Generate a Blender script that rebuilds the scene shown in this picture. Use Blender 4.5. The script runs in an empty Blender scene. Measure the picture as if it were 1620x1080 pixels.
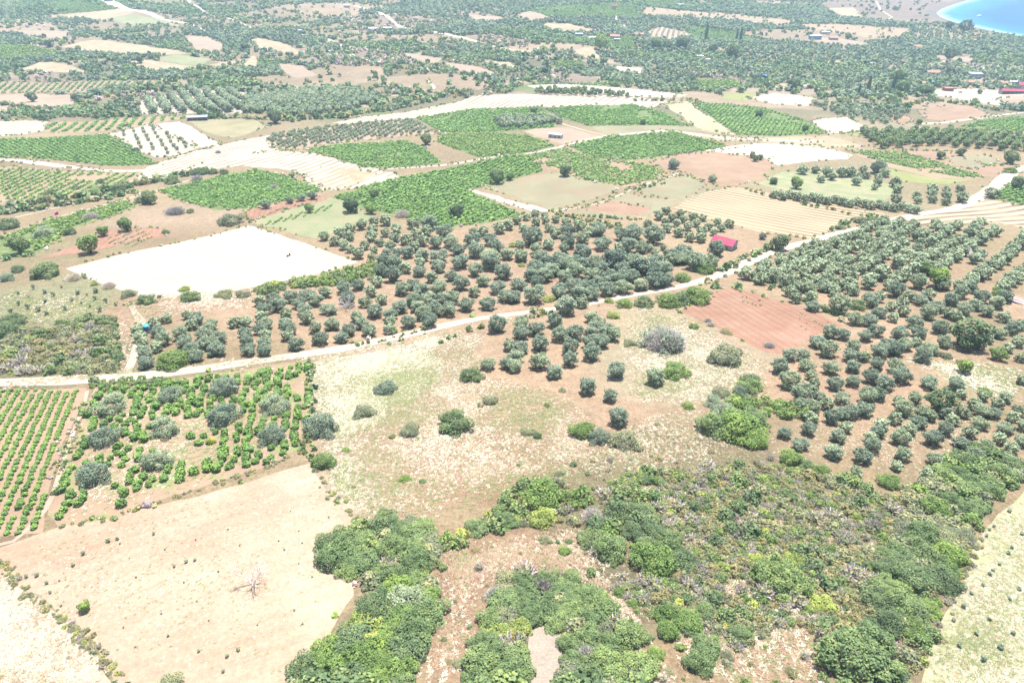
import bpy, bmesh, math, random
import numpy as np
from mathutils import Vector
from mathutils.geometry import delaunay_2d_cdt
rng = np.random.default_rng(7); random.seed(7)
sc = bpy.context.scene
COL = sc.collection
# ------------------------------------------------------------ camera
F = 1080.0; PITCH = math.radians(32.6); CAMZ = 206.0
cam_d = bpy.data.cameras.new('camera'); cam_d.sensor_width = 36; cam_d.lens = 36*F/1620
cam_d.clip_start = 1; cam_d.clip_end = 12000
cam = bpy.data.objects.new('camera', cam_d); COL.objects.link(cam)
cam.location = (0, 0, CAMZ); cam.rotation_euler = (math.radians(90)-PITCH, 0, 0)
sc.camera = cam
# ------------------------------------------------------------ light
SUN_EL = math.radians(71); SUN_AZ = math.radians(18)      # azimuth to the right of +Y
w = bpy.data.worlds.new('World'); sc.world = w; w.use_nodes = True
nt = w.node_tree; bg = nt.nodes['Background']; sky = nt.nodes.new('ShaderNodeTexSky')
sky.sky_type = 'NISHITA'; sky.sun_disc = False; sky.sun_elevation = SUN_EL; sky.sun_rotation = SUN_AZ
sky.air_density = 1.0; sky.dust_density = 1.5
nt.links.new(sky.outputs[0], bg.inputs[0]); bg.inputs[1].default_value = 0.12
sd = bpy.data.lights.new('sun', 'SUN'); sd.energy = 5.0; sd.angle = math.radians(0.5); sd.color = (1.0, 0.955, 0.89)
sun = bpy.data.objects.new('sun', sd); COL.objects.link(sun)
sdir = Vector((math.cos(SUN_EL)*math.sin(SUN_AZ), math.cos(SUN_EL)*math.cos(SUN_AZ), math.sin(SUN_EL)))
sun.rotation_euler = sdir.to_track_quat('Z', 'Y').to_euler(); sun.location = (0, 0, 400)
sc.view_settings.view_transform = 'Standard'; sc.view_settings.look = 'None'
sc.view_settings.gamma = 1; sc.view_settings.exposure = 1.52; sc.view_settings.use_curve_mapping = False
# ------------------------------------------------------------ terrain
_Y = np.array([-2000, -400, 0, 54, 144, 211, 298, 420, 632, 760, 900, 1100, 1350, 1700, 2300, 3500, 9000.])
_C = np.array([60, 75, 80, 91, 105, 117, 130, 146, 166, 174, 178, 180, 180, 176, 165, 150, 130.])*1.0
_R = np.array([60, 75, 80, 91, 105, 117, 130, 146, 166, 178, 188, 198, 202, 204, 204, 204, 204.])
_ty = np.linspace(-2000, 9000, 5501)
def _sm(a):
    t = np.interp(_ty, _Y, a); k = np.ones(31)/31
    p = np.pad(t, 30, mode='edge')
    return np.convolve(np.convolve(p, k, 'same'), k, 'same')[30:-30]
_tC, _tR = _sm(_C), _sm(_R)
def H0(x, y):
    dC = np.interp(y, _ty, _tC); dR = np.interp(y, _ty, _tR)
    u = np.clip((x/np.maximum(y, 300)*1.0 + 0.05)/0.55, 0, 1); u = u*u*(3-2*u)
    d = dC*(1-u)+dR*u
    far = np.clip((y-250)/700, 0, 1)
    und = 0.9*np.sin(x/31+1.3)*np.sin(y/37+.4)+0.5*np.sin(x/17+y/23)
    und = und + far*(3.6*np.sin(x/71+2.1+y/190)*np.sin(y/83+x/310)+2.2*np.sin(x/43-y/57))*(1-0.6*u)
    return CAMZ-d+und
def ray(px, py):
    px = np.asarray(px, float); py = np.asarray(py, float)
    a = (px-810)/F; b = -(py-540)/F
    cp, sp = math.cos(PITCH), math.sin(PITCH)
    return np.stack([a, b*sp+cp, b*cp-sp], -1)
SEA_PX = [(1700, 66), (1620, 58), (1590, 53), (1560, 47), (1530, 40), (1505, 34), (1488, 27), (1481, 21), (1489, 15), (1510, 7), (1534, 0), (1560, -12), (1560, -40)]
def on_plane(px, py, z=0.0):
    r = ray(px, py); t = (z-CAMZ)/r[..., 2]
    return r[..., :2]*t[..., None]
_sea = on_plane(np.array([p[0] for p in SEA_PX]), np.array([p[1] for p in SEA_PX]))
SEA = np.array(list(map(tuple, _sea))+[(2200, 6000), (9000, 6000), (9000, 900.)])
def inside(P, poly):
    P = np.atleast_2d(P); x, y = P[:, 0], P[:, 1]; r = np.zeros(len(P), bool); n = len(poly)
    for i in range(n):
        x1, y1 = poly[i]; x2, y2 = poly[(i+1) % n]
        c = ((y1 > y) != (y2 > y))
        if y1 != y2: r ^= c & (x < (x2-x1)*(y-y1)/(y2-y1)+x1)
    return r
def edist(P, poly, closed=True):
    P = np.atleast_2d(P); d = np.full(len(P), 1e9); n = len(poly)
    for i in range(n if closed else n-1):
        a = np.array(poly[i], float); b = np.array(poly[(i+1) % n], float); ab = b-a
        t = np.clip(((P-a)@ab)/max(ab@ab, 1e-9), 0, 1)
        d = np.minimum(d, np.hypot(*(P-(a+t[:, None]*ab)).T))
    return d
def seadist(x, y):
    P = np.stack([np.ravel(x), np.ravel(y)], -1); d = edist(P, SEA); s = inside(P, SEA)
    return np.where(s, -d, d).reshape(np.shape(x))
def H(x, y):
    x = np.asarray(x, float); y = np.asarray(y, float); h = H0(x, y)
    d = seadist(x, y); b = np.clip(d/420, 0, 1); b = b*b*(3-2*b)
    return np.where(d < 420, (0.03*d)*(1-b)+h*b, h)
def P(px, py):
    """photo pixel (1620x1080) -> point on the terrain"""
    px = np.atleast_1d(np.asarray(px, float)); py = np.atleast_1d(np.asarray(py, float))
    r = ray(px, py); n = len(px); T = np.geomspace(40, 5200, 420)
    lo = np.full(n, T[0]); hi = np.full(n, T[-1]); done = np.zeros(n, bool)
    for i in range(1, len(T)):
        q = r*T[i]; q[:, 2] += CAMZ
        k = ~done
        if not k.any(): break
        bel = np.zeros(n, bool); bel[k] = q[k, 2] < Hf(q[k, 0], q[k, 1])
        new = bel & ~done; lo[new] = T[i-1]; hi[new] = T[i]; done |= bel
    for _ in range(14):
        m = (lo+hi)/2; q = r*m[:, None]; b = (q[:, 2]+CAMZ) < Hf(q[:, 0], q[:, 1])
        hi = np.where(b, m, hi); lo = np.where(b, lo, m)
    q = r*hi[:, None]; q[:, 2] = Hf(q[:, 0], q[:, 1]); return q
# terrain cached on a fine grid, read back bilinearly
_GX = np.arange(-2600, 2601, 8.0); _GY = np.arange(-200, 3401, 8.0)
_gx, _gy = np.meshgrid(_GX, _GY); _GH = H(_gx, _gy)
def Hf(x, y):
    x = np.asarray(x, float); y = np.asarray(y, float)
    fx = np.clip((x-_GX[0])/8, 0, len(_GX)-1.001); fy = np.clip((y-_GY[0])/8, 0, len(_GY)-1.001)
    i = fx.astype(int); j = fy.astype(int); u = fx-i; v = fy-j
    return (_GH[j, i]*(1-u)*(1-v)+_GH[j, i+1]*u*(1-v)+_GH[j+1, i]*(1-u)*v+_GH[j+1, i+1]*u*v)
def depth(p):
    p = np.asarray(p); return p[..., 1]*math.cos(PITCH)+(CAMZ-p[..., 2])*math.sin(PITCH)
def proj(p):
    p = np.asarray(p); d = depth(p)
    up = p[..., 1]*math.sin(PITCH)+(p[..., 2]-CAMZ)*math.cos(PITCH)
    return 810+F*p[..., 0]/d, 540-F*up/d
def poly_w(pts):
    a = np.array(pts, float); return P(a[:, 0], a[:, 1])[:, :2]
# value noise
_nt = rng.random((256, 256))
def noise(x, y, s):
    x = np.asarray(x)/s+1000; y = np.asarray(y)/s+1000
    i = np.floor(x).astype(int); j = np.floor(y).astype(int); u = x-i; v = y-j
    u = u*u*(3-2*u); v = v*v*(3-2*v); i %= 256; j %= 256; i2 = (i+1) % 256; j2 = (j+1) % 256
    return _nt[j, i]*(1-u)*(1-v)+_nt[j, i2]*u*(1-v)+_nt[j2, i]*(1-u)*v+_nt[j2, i2]*u*v
def fbm(x, y, s, o=3):
    r = 0; a = 1; t = 0
    for k in range(o): r = r+a*noise(x+k*37, y-k*53, s/2**k); t += a; a *= .55
    return r/t
# ------------------------------------------------------------ helpers
def tag(o, label=None, cat=None, group=None, kind=None):
    if label: o['label'] = label
    if cat: o['category'] = cat
    if group: o['group'] = group
    if kind: o['kind'] = kind
    return o
def empty(name, loc, rz=0.0, scale=None):
    o = bpy.data.objects.new(name, None); COL.objects.link(o); o.location = loc; o.rotation_euler = (0, 0, rz)
    o.empty_display_size = 0.5
    if scale: o.scale = scale
    return o
def mesh_np(name, V, Fc, mats, mi=None, tint=None, col=None, smooth=False):
    me = bpy.data.meshes.new(name); V = np.asarray(V, np.float32); Fc = np.asarray(Fc, np.int32)
    nf, k = Fc.shape
    me.vertices.add(len(V)); me.vertices.foreach_set('co', V.ravel())
    me.loops.add(nf*k); me.loops.foreach_set('vertex_index', Fc.ravel())
    me.polygons.add(nf); me.polygons.foreach_set('loop_start', np.arange(0, nf*k, k, dtype=np.int32))
    me.polygons.foreach_set('loop_total', np.full(nf, k, np.int32))
    for m in mats: me.materials.append(m)
    if mi is not None: me.polygons.foreach_set('material_index', np.asarray(mi, np.int32))
    if tint is not None:
        a = me.attributes.new('tint', 'FLOAT', 'FACE'); a.data.foreach_set('value', np.asarray(tint, np.float32))
    if col is not None:
        a = me.attributes.new('zone', 'FLOAT_COLOR', 'POINT'); a.data.foreach_set('color', np.asarray(col, np.float32).ravel())
    me.update(calc_edges=True); me.validate()
    if smooth: me.polygons.foreach_set('use_smooth', np.ones(nf, bool))
    return me
def link(name, me, parent=None, loc=None, rot=None, scale=None):
    o = bpy.data.objects.new(name, me); COL.objects.link(o)
    if parent: o.parent = parent
    if loc is not None: o.location = loc
    if rot is not None: o.rotation_euler = rot
    if scale is not None: o.scale = scale
    return o
class MB:
    def __init__(s): s.v = []; s.f = []; s.m = []
    def quad(s, pts, m=0):
        i = len(s.v); s.v += [tuple(p) for p in pts]; s.f.append(tuple(range(i, i+len(pts)))); s.m.append(m)
    def box(s, x0, x1, y0, y1, z0, z1, m=0):
        c = [(x0,y0,z0),(x1,y0,z0),(x1,y1,z0),(x0,y1,z0),(x0,y0,z1),(x1,y0,z1),(x1,y1,z1),(x0,y1,z1)]
        i = len(s.v); s.v += c
        for f in ((0,3,2,1),(4,5,6,7),(0,1,5,4),(1,2,6,5),(2,3,7,6),(3,0,4,7)): s.f.append(tuple(i+k for k in f)); s.m.append(m)
    def tube(s, pts, rad, n=8, m=0, cap=True):
        pts = [Vector(p) for p in pts]; i0 = len(s.v)
        for j, p in enumerate(pts):
            t = (pts[min(j+1, len(pts)-1)]-pts[max(j-1, 0)]).normalized()
            a = t.orthogonal().normalized(); b = t.cross(a)
            for k in range(n):
                an = 2*math.pi*k/n; s.v.append(tuple(p+(a*math.cos(an)+b*math.sin(an))*rad[j]))
        for j in range(len(pts)-1):
            for k in range(n):
                s.f.append((i0+j*n+k, i0+j*n+(k+1) % n, i0+(j+1)*n+(k+1) % n, i0+(j+1)*n+k)); s.m.append(m)
        if cap:
            s.f.append(tuple(i0+k for k in range(n))); s.m.append(m)
            s.f.append(tuple(i0+(len(pts)-1)*n+k for k in range(n))); s.m.append(m)
    def lathe(s, prof, n=16, m=0, c=(0, 0)):
        i0 = len(s.v)
        for r, z in prof:
            for k in range(n): s.v.append((c[0]+r*math.cos(2*math.pi*k/n), c[1]+r*math.sin(2*math.pi*k/n), z))
        for j in range(len(prof)-1):
            for k in range(n):
                s.f.append((i0+j*n+k, i0+j*n+(k+1) % n, i0+(j+1)*n+(k+1) % n, i0+(j+1)*n+k)); s.m.append(m)
        s.f.append(tuple(i0+k for k in range(n))); s.m.append(m)
        s.f.append(tuple(i0+(len(prof)-1)*n+k for k in range(n))); s.m.append(m)
    def build(s, name, mats, parent=None, smooth=False):
        me = bpy.data.meshes.new(name); me.from_pydata(s.v, [], s.f)
        if not isinstance(mats, (list, tuple)): mats = [mats]
        for m in mats: me.materials.append(m)
        me.polygons.foreach_set('material_index', s.m); me.update()
        bm = bmesh.new(); bm.from_mesh(me); bmesh.ops.recalc_face_normals(bm, faces=bm.faces); bm.to_mesh(me); bm.free()
        if smooth:
            for p in me.polygons: p.use_smooth = True
        return link(name, me, parent)
# ------------------------------------------------------------ materials
def _new(name):
    m = bpy.data.materials.new(name); m.use_nodes = True; t = m.node_tree; b = t.nodes['Principled BSDF']
    b.inputs['Specular IOR Level'].default_value = 0.12; b.inputs['Roughness'].default_value = 0.9
    return m, t, b
def _mix(t, mode='MIX', f=0.5):
    n = t.nodes.new('ShaderNodeMix'); n.data_type = 'RGBA'; n.blend_type = mode; n.inputs[0].default_value = f; return n
def _noise(t, vec, scale, det=6, rough=.6):
    n = t.nodes.new('ShaderNodeTexNoise'); n.inputs['Scale'].default_value = scale; n.inputs['Detail'].default_value = det
    n.inputs['Roughness'].default_value = rough; t.links.new(vec, n.inputs['Vector']); return n
def _ramp(t, src, pts):
    r = t.nodes.new('ShaderNodeValToRGB'); e = r.color_ramp.elements
    while len(e) < len(pts): e.new(0.5)
    for k, (p, c) in enumerate(pts): e[k].position = p; e[k].color = (*c, 1) if len(c) == 3 else c
    t.links.new(src, r.inputs[0]); return r
def g(v): return (v, v, v)
def plain(name, rgb, rough=.7, spec=.3, nz=.08, scale=1.5, metal=0):
    rgb = tuple(v*.78 for v in rgb)
    m, t, b = _new(name); b.inputs['Roughness'].default_value = rough; b.inputs['Specular IOR Level'].default_value = spec
    b.inputs['Metallic'].default_value = metal
    tc = t.nodes.new('ShaderNodeTexCoord'); n = _noise(t, tc.outputs['Object'], scale)
    r = _ramp(t, n.outputs[0], [(0.3, tuple(c*(1-nz*2) for c in rgb)), (0.7, tuple(min(c*(1+nz), .95) for c in rgb))])
    t.links.new(r.outputs[0], b.inputs['Base Color']); return m
def leaf(name, rgb, dark=.62, light=1.35, trans=.22, hue=None):
    """foliage: each leaf and each plant a little different"""
    m, t, b = _new(name); b.inputs['Roughness'].default_value = .65; b.inputs['Specular IOR Level'].default_value = .25
    a = t.nodes.new('ShaderNodeAttribute'); a.attribute_type = 'GEOMETRY'; a.attribute_name = 'tint'
    hue = hue or (rgb[0]*1.25, rgb[1]*1.02, rgb[2]*.8)
    r = _ramp(t, a.outputs['Fac'], [(0, tuple(c*dark for c in rgb)), (.5, rgb), (1, tuple(min(c*light, .9) for c in hue))])
    oi = t.nodes.new('ShaderNodeObjectInfo'); rr = _ramp(t, oi.outputs['Random'], [(0, (.74, .78, .78)), (.5, (1.0, 1.0, 1.0)), (1, (1.28, 1.22, 1.05))])
    mx = _mix(t, 'MULTIPLY', 1.0); t.links.new(r.outputs[0], mx.inputs[6]); t.links.new(rr.outputs[0], mx.inputs[7])
    t.links.new(mx.outputs[2], b.inputs['Base Color'])
    tr = t.nodes.new('ShaderNodeBsdfTranslucent'); t.links.new(mx.outputs[2], tr.inputs[0])
    ms = t.nodes.new('ShaderNodeMixShader'); ms.inputs[0].default_value = trans
    t.links.new(b.outputs[0], ms.inputs[1]); t.links.new(tr.outputs[0], ms.inputs[2])
    t.links.new(ms.outputs[0], t.nodes['Material Output'].inputs[0]); return m
SK = .42
def soil(name, stops, scale=.25, fine=3.0, fineamt=.25, big=.02, bigamt=.25, stripe=None, weeds=None, bump=.25, zone=False):
    """stops: list of colours mixed by noise; stripe=(angle, spacing m, rgb, amount); weeds=(rgb, threshold, scale)"""
    m, t, b = _new(name)
    tc = t.nodes.new('ShaderNodeTexCoord'); vec = tc.outputs['Object']
    if zone:
        a = t.nodes.new('ShaderNodeAttribute'); a.attribute_type = 'GEOMETRY'; a.attribute_name = 'zone'
        n = _noise(t, vec, scale, 8, .65); r = _ramp(t, n.outputs[0], [(.28, g(.78)), (.5, g(1.0)), (.72, g(1.2))])
        mx = _mix(t, 'MULTIPLY', 1.0); t.links.new(a.outputs['Color'], mx.inputs[6]); t.links.new(r.outputs[0], mx.inputs[7]); out = mx.outputs[2]
    else:
        stops = [tuple(v*SK for v in c) for c in stops]
        n = _noise(t, vec, scale, 8, .65); k = len(stops)
        r = _ramp(t, n.outputs[0], [(.3+.4*i/max(k-1, 1), c) for i, c in enumerate(stops)]); out = r.outputs[0]
    n2 = _noise(t, vec, fine, 4, .7); r2 = _ramp(t, n2.outputs[0], [(.3, g(1-fineamt)), (.7, g(1+fineamt))])
    m2 = _mix(t, 'MULTIPLY', 1.0); t.links.new(out, m2.inputs[6]); t.links.new(r2.outputs[0], m2.inputs[7]); out = m2.outputs[2]
    n3 = _noise(t, vec, big, 3, .5); r3 = _ramp(t, n3.outputs[0], [(.3, (1-bigamt, 1-bigamt*.9, 1-bigamt)), (.7, (1+bigamt*.6, 1+bigamt*.6, 1+bigamt*.5))])
    m3 = _mix(t, 'MULTIPLY', 1.0); t.links.new(out, m3.inputs[6]); t.links.new(r3.outputs[0], m3.inputs[7]); out = m3.outputs[2]
    if stripe:
        ang, sp, rgb, amt = stripe; rgb = tuple(v*SK*1.35 for v in rgb); rgb = tuple(v*SK for v in rgb)
        mp = t.nodes.new('ShaderNodeMapping'); mp.inputs['Rotation'].default_value = (0, 0, -math.radians(ang)); t.links.new(vec, mp.inputs[0])
        wv = t.nodes.new('ShaderNodeTexWave'); wv.bands_direction = 'Y'; wv.inputs['Scale'].default_value = 2*math.pi/20/sp*1.0
        wv.inputs['Distortion'].default_value = 1.2; wv.inputs['Detail'].default_value = 2; wv.inputs['Detail Scale'].default_value = .6
        t.links.new(mp.outputs[0], wv.inputs[0])
        nn = _noise(t, vec, .05, 3); ml = t.nodes.new('ShaderNodeMath'); ml.operation = 'MULTIPLY'
        rw = _ramp(t, wv.outputs['Fac'], [(.45, g(0)), (.75, g(1))]); rn = _ramp(t, nn.outputs[0], [(.3, g(.3*amt)), (.6, g(amt))])
        t.links.new(rw.outputs[0], ml.inputs[0]); t.links.new(rn.outputs[0], ml.inputs[1])
        ms = _mix(t); t.links.new(ml.outputs[0], ms.inputs[0]); t.links.new(out, ms.inputs[6]); ms.inputs[7].default_value = (*rgb, 1); out = ms.outputs[2]
    if weeds:
        rgb, th, s = weeds; rgb = tuple(v*SK*1.25 for v in rgb)
        nw = _noise(t, vec, s, 7, .72); rw = _ramp(t, nw.outputs[0], [(th, g(0)), (th+.09, g(.85))])
        ms = _mix(t); t.links.new(rw.outputs[0], ms.inputs[0]); t.links.new(out, ms.inputs[6]); ms.inputs[7].default_value = (*rgb, 1); out = ms.outputs[2]
    t.links.new(out, b.inputs['Base Color'])
    bp = t.nodes.new('ShaderNodeBump'); bp.inputs['Strength'].default_value = bump; bp.inputs['Distance'].default_value = .5
    t.links.new(n2.outputs[0], bp.inputs['Height']); t.links.new(bp.outputs[0], b.inputs['Normal'])
    return m
# ============================================================ THE SETTING
def wang(a, b):
    q = P([a[0], b[0]], [a[1], b[1]]); return math.degrees(math.atan2(q[1, 1]-q[0, 1], q[1, 0]-q[0, 0]))
# ground albedo zones, laid on the terrain as soft patches: (px, py, rx, ry, rgb, strength)
DRY = (.44, .36, .235); WHITE = (.60, .55, .42); REDG = (.42, .285, .19); OLV = (.235, .24, .135); GRN = (.17, .235, .10)
TAN = (.50, .40, .28); PINK = (.47, .35, .28); SCR = (.20, .20, .125); SOIL = (.55, .415, .30); PALE = (.55, .47, .35)
ZONES = [
 (60, 560, 140, 70, OLV, .8), (100, 470, 130, 40, (.34, .36, .22), .9), (240, 470, 60, 60, (.48, .35, .25), .8), (330, 480, 110, 28, (.46, .33, .23), .8),
 (620, 590, 130, 60, (.50, .48, .34), .9), (560, 620, 80, 70, (.60, .60, .46), .85), (700, 545, 60, 25, (.36, .40, .22), .6), (650, 640, 110, 35, (.56, .47, .33), .6),
 (600, 730, 120, 60, (.52, .42, .31), .8), (560, 770, 60, 50, (.66, .62, .50), .8), (750, 750, 160, 70, REDG, .6), (820, 640, 70, 40, (.56, .46, .31), .8),
 (900, 740, 120, 60, (.46, .32, .23), .7), (1050, 680, 120, 60, (.46, .34, .23), .7), (850, 560, 130, 70, SOIL, .8), (960, 640, 60, 40, SOIL, .8),
 (1020, 500, 70, 30, (.53, .47, .33), .8), (1080, 580, 110, 50, (.50, .48, .35), .7), (1170, 560, 60, 40, (.52, .50, .38), .6),
 (760, 870, 160, 50, (.43, .30, .21), .8), (720, 960, 60, 140, (.42, .29, .21), .8), (960, 900, 110, 60, (.43, .32, .22), .7), (1000, 1040, 120, 60, (.42, .32, .21), .7),
 (1180, 860, 290, 150, (.22, .21, .135), .95), (1250, 1040, 90, 60, (.45, .33, .23), .7), (1100, 760, 200, 40, (.30, .27, .17), .85), (1360, 760, 60, 30, (.42, .34, .21), .6),
 (1480, 900, 90, 90, (.36, .30, .21), .5), (590, 870, 80, 50, OLV, .5), (600, 1000, 90, 90, SCR, .7), (890, 1000, 130, 80, SCR, .7),
 (480, 500, 200, 50, SOIL, .85), (700, 440, 220, 90, SOIL, .85), (900, 420, 200, 60, (.50, .38, .28), .85), (1100, 380, 120, 50, (.52, .42, .29), .8),
 (1250, 430, 130, 50, SOIL, .85), (1400, 440, 180, 70, (.50, .37, .26), .85), (1400, 560, 180, 80, SOIL, .85), (1350, 640, 170, 70, (.54, .40, .29), .85),
 (1450, 700, 180, 60, (.52, .40, .28), .85), (1590, 640, 40, 60, (.43, .34, .22), .7), (1590, 480, 60, 40, SOIL, .7), (1540, 600, 60, 30, (.40, .40, .24), .8),
 (1120, 310, 60, 20, (.46, .43, .29), .8), (1240, 290, 120, 40, (.42, .38, .24), .8), (1400, 300, 130, 40, (.42, .38, .25), .8), (1200, 385, 60, 25, (.50, .38, .27), .7),
 (300, 340, 120, 30, (.50, .40, .30), .85), (220, 390, 110, 30, (.40, .30, .20), .6), (80, 400, 110, 30, (.36, .33, .2), .7), (640, 330, 80, 20, OLV, .4),
 (100, 165, 160, 30, (.33, .27, .18), .6), (250, 50, 200, 40, (.28, .26, .17), .5), (450, 110, 120, 30, (.30, .26, .18), .5), (1400, 20, 90, 22, (.34, .27, .225), .95),
 (1330, 8, 60, 12, (.34, .27, .22), .9), (1450, 5, 70, 25, (.35, .285, .25), .95), (1150, 8, 90, 10, (.42, .32, .26), .7), (1500, 45, 90, 12, (.44, .38, .28), .5),
 (1500, 150, 120, 14, (.52, .44, .33), .7), (1250, 220, 90, 16, (.52, .46, .33), .7), (1420, 205, 80, 14, (.46, .42, .29), .7), (980, 145, 130, 14, (.5, .43, .31), .6),
 (1330, 160, 90, 14, (.36, .34, .23), .6), (950, 45, 90, 8, (.44, .37, .28), .6), (30, 990, 140, 120, (.58, .52, .40), .8), (60, 900, 60, 40, (.40, .37, .22), .5)]
PLOT_R = np.random.default_rng(21); _pn = 430
_py = 560*(3400/560)**PLOT_R.random(_pn); _px = (PLOT_R.random(_pn)*2-1)*(150+.95*_py); PLOTS = np.stack([_px, _py], -1)
_pl = np.clip(.5-_px/(.75*_py)*.9, 0, 1)       # 1 at the left, 0 at the right
_u = PLOT_R.random(_pn)
# 0 dense olives, 1 olive rows on soil, 2 green crop, 3 mixed scrub, 4 open tan, 5 green wood, 6 purple-grey scrub
PT = np.array([PLOT_R.choice(7, p=np.array([.58-.32*l, .09, .05+.10*l, .08+.16*l, .03+.12*l, .16, .03+.08*l])/(1.02+.14*l)) for l in _pl]); PANG = PLOT_R.random(_pn)*3.14
PLOTC = np.array([(.26, .25, .165), (.47, .38, .27), (.20, .29, .12), (.33, .30, .19), (.48, .39, .28), (.22, .24, .13), (.36, .29, .24)])*np.array([1.0])
def plot_of(x, y):
    xw = x+26*(fbm(x, y, 60, 2)-.5); yw = y+26*(fbm(x+400, y, 60, 2)-.5); b1 = np.full(len(x), 1e18); b2 = b1.copy(); i1 = np.zeros(len(x), int); sc_y = 620/np.maximum(y, 620)
    for i in range(_pn):
        d = ((xw-_px[i])*.8)**2+((yw-_py[i])*1.15)**2; n = d < b1; b2 = np.where(n, b1, np.minimum(b2, d)); i1 = np.where(n, i, i1); b1 = np.where(n, d, b1)
    return i1, np.sqrt(b2)-np.sqrt(b1)
def zone_cols(x, y):
    n = len(x); far = np.clip((y-520)/250, 0, 1)[:, None]
    base = np.array(DRY)[None]*(1-far)+np.array((.27, .265, .17))[None]*far
    f = fbm(x, y, 90, 4)[:, None]; base = base*(0.78+.45*f)
    side = np.clip(-x/700, 0, 1)[:, None]*far
    base = base*(1-.3*side)+np.array((.36, .31, .2))[None]*.3*side
    m = y > 560; pi, pe = plot_of(x[m], y[m]); pc = PLOTC[PT[pi]]*(.85+.3*((pi*7919 % 97)/97))[:, None]; fw = np.clip((y[m]-600)/120, 0, 1)[:, None]
    pc = np.where((pe < 5)[:, None] & ((pi*31 % 5) < 2)[:, None], np.array([(.50, .43, .33)]), pc); base[m] = base[m]*(1-fw)+pc*fw
    c = P([q[0] for q in ZONES], [q[1] for q in ZONES])
    dx = P([q[0]+q[2] for q in ZONES], [q[1] for q in ZONES])[:, 0]-c[:, 0]
    ya = P([q[0] for q in ZONES], [q[1]+q[3] for q in ZONES])[:, 1]; yb = P([q[0] for q in ZONES], [max(q[1]-q[3], -8) for q in ZONES])[:, 1]
    wob = fbm(x+500, y, 34, 4)-.5; wob2 = fbm(x, y+900, 9, 3)-.5
    for k, q in enumerate(ZONES):
        cy = (ya[k]+yb[k])/2; ry = (yb[k]-ya[k])/2
        r = np.hypot((x-c[k, 0])/max(abs(dx[k]), 1), (y-cy)/max(ry, 1))+wob*1.1+wob2*.7
        wgt = (q[5]*np.clip((1.25-r)/.5, 0, 1))[:, None]
        base = base*(1-wgt)+np.array(q[4])[None]*wgt
    return base
M = {}
M['ground'] = soil('ground_dry_grass', None, scale=.35, fine=1.6, fineamt=.34, big=.03, bigamt=.12, zone=True, weeds=((.25, .30, .14), .56, 1.6), bump=.8)
ny, nx = 620, 560
yy = np.concatenate([np.linspace(-160, 30, 12, endpoint=False), np.geomspace(30, 1800, ny-60), np.geomspace(1810, 4600, 48)])
uu = np.linspace(-1, 1, nx)
gy, gu = np.meshgrid(yy, uu, indexing='ij'); gx = gu*(200+1.02*np.maximum(gy, 0)); gy2 = gy.copy()
gz = H(gx, gy2); V = np.stack([gx, gy2, gz], -1).reshape(-1, 3)
idx = np.arange(len(yy)*nx).reshape(len(yy), nx)
Fc = np.stack([idx[:-1, :-1], idx[:-1, 1:], idx[1:, 1:], idx[1:, :-1]], -1).reshape(-1, 4)
zc = zone_cols(V[:, 0], V[:, 1])
# beach along the shore
sdv = seadist(V[:, 0], V[:, 1]); bw = np.clip((30-sdv)/16, 0, 1)[:, None]; zc = zc*(1-bw)+np.array((.30, .27, .26))[None]*bw
zc = zc*np.array([.365, .335, .315])
o = link('ground', mesh_np('ground', V, Fc, [M['ground']], col=np.concatenate([zc, np.ones((len(zc), 1))], 1), smooth=True)); tag(o, kind='structure')
HX = None
def Hs(x, y): return H(x, y)
# ---- water
mw, t, b = _new('sea_water'); b.inputs['Roughness'].default_value = .5; b.inputs['Specular IOR Level'].default_value = .12
a = t.nodes.new('ShaderNodeAttribute'); a.attribute_type = 'GEOMETRY'; a.attribute_name = 'zone'
tc = t.nodes.new('ShaderNodeTexCoord'); n = _noise(t, tc.outputs['Object'], .012, 4); r = _ramp(t, n.outputs[0], [(.35, g(.9)), (.65, g(1.08))])
mx = _mix(t, 'MULTIPLY', 1.0); t.links.new(a.outputs['Color'], mx.inputs[6]); t.links.new(r.outputs[0], mx.inputs[7]); t.links.new(mx.outputs[2], b.inputs['Base Color'])
n2 = _noise(t, tc.outputs['Object'], .25, 3); bp = t.nodes.new('ShaderNodeBump'); bp.inputs['Strength'].default_value = .15; t.links.new(n2.outputs[0], bp.inputs['Height']); t.links.new(bp.outputs[0], b.inputs['Normal'])
wy = np.geomspace(950, 4590, 150); wx = np.linspace(250, 4700, 260)
gx, gy = np.meshgrid(wx, wy); d = -seadist(gx, gy); V = np.stack([gx, gy, np.zeros_like(gx)], -1).reshape(-1, 3); dd = d.ravel()
idx = np.arange(V.shape[0]).reshape(gx.shape); Fc = np.stack([idx[:-1, :-1], idx[:-1, 1:], idx[1:, 1:], idx[1:, :-1]], -1).reshape(-1, 4)
keep = (dd[Fc] > -30).any(1) & (V[Fc][:, :, 0] < 200+1.02*V[Fc][:, :, 1]).all(1); Fc = Fc[keep]
k = np.clip((dd+fbm(V[:, 0], V[:, 1], 60, 3)*60-25)/110, 0, 1)[:, None]; k2 = np.clip(dd/22, 0, 1)[:, None]
colr = np.array((.004, .055, .215))[None]*k+np.array((.015, .13, .29))[None]*(1-k); colr = colr*k2+np.array((.20, .28, .30))[None]*(1-k2)
o = link('water', mesh_np('water', V, Fc, [mw], col=np.concatenate([colr, np.ones((len(colr), 1))], 1), smooth=True)); tag(o, kind='structure')
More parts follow.
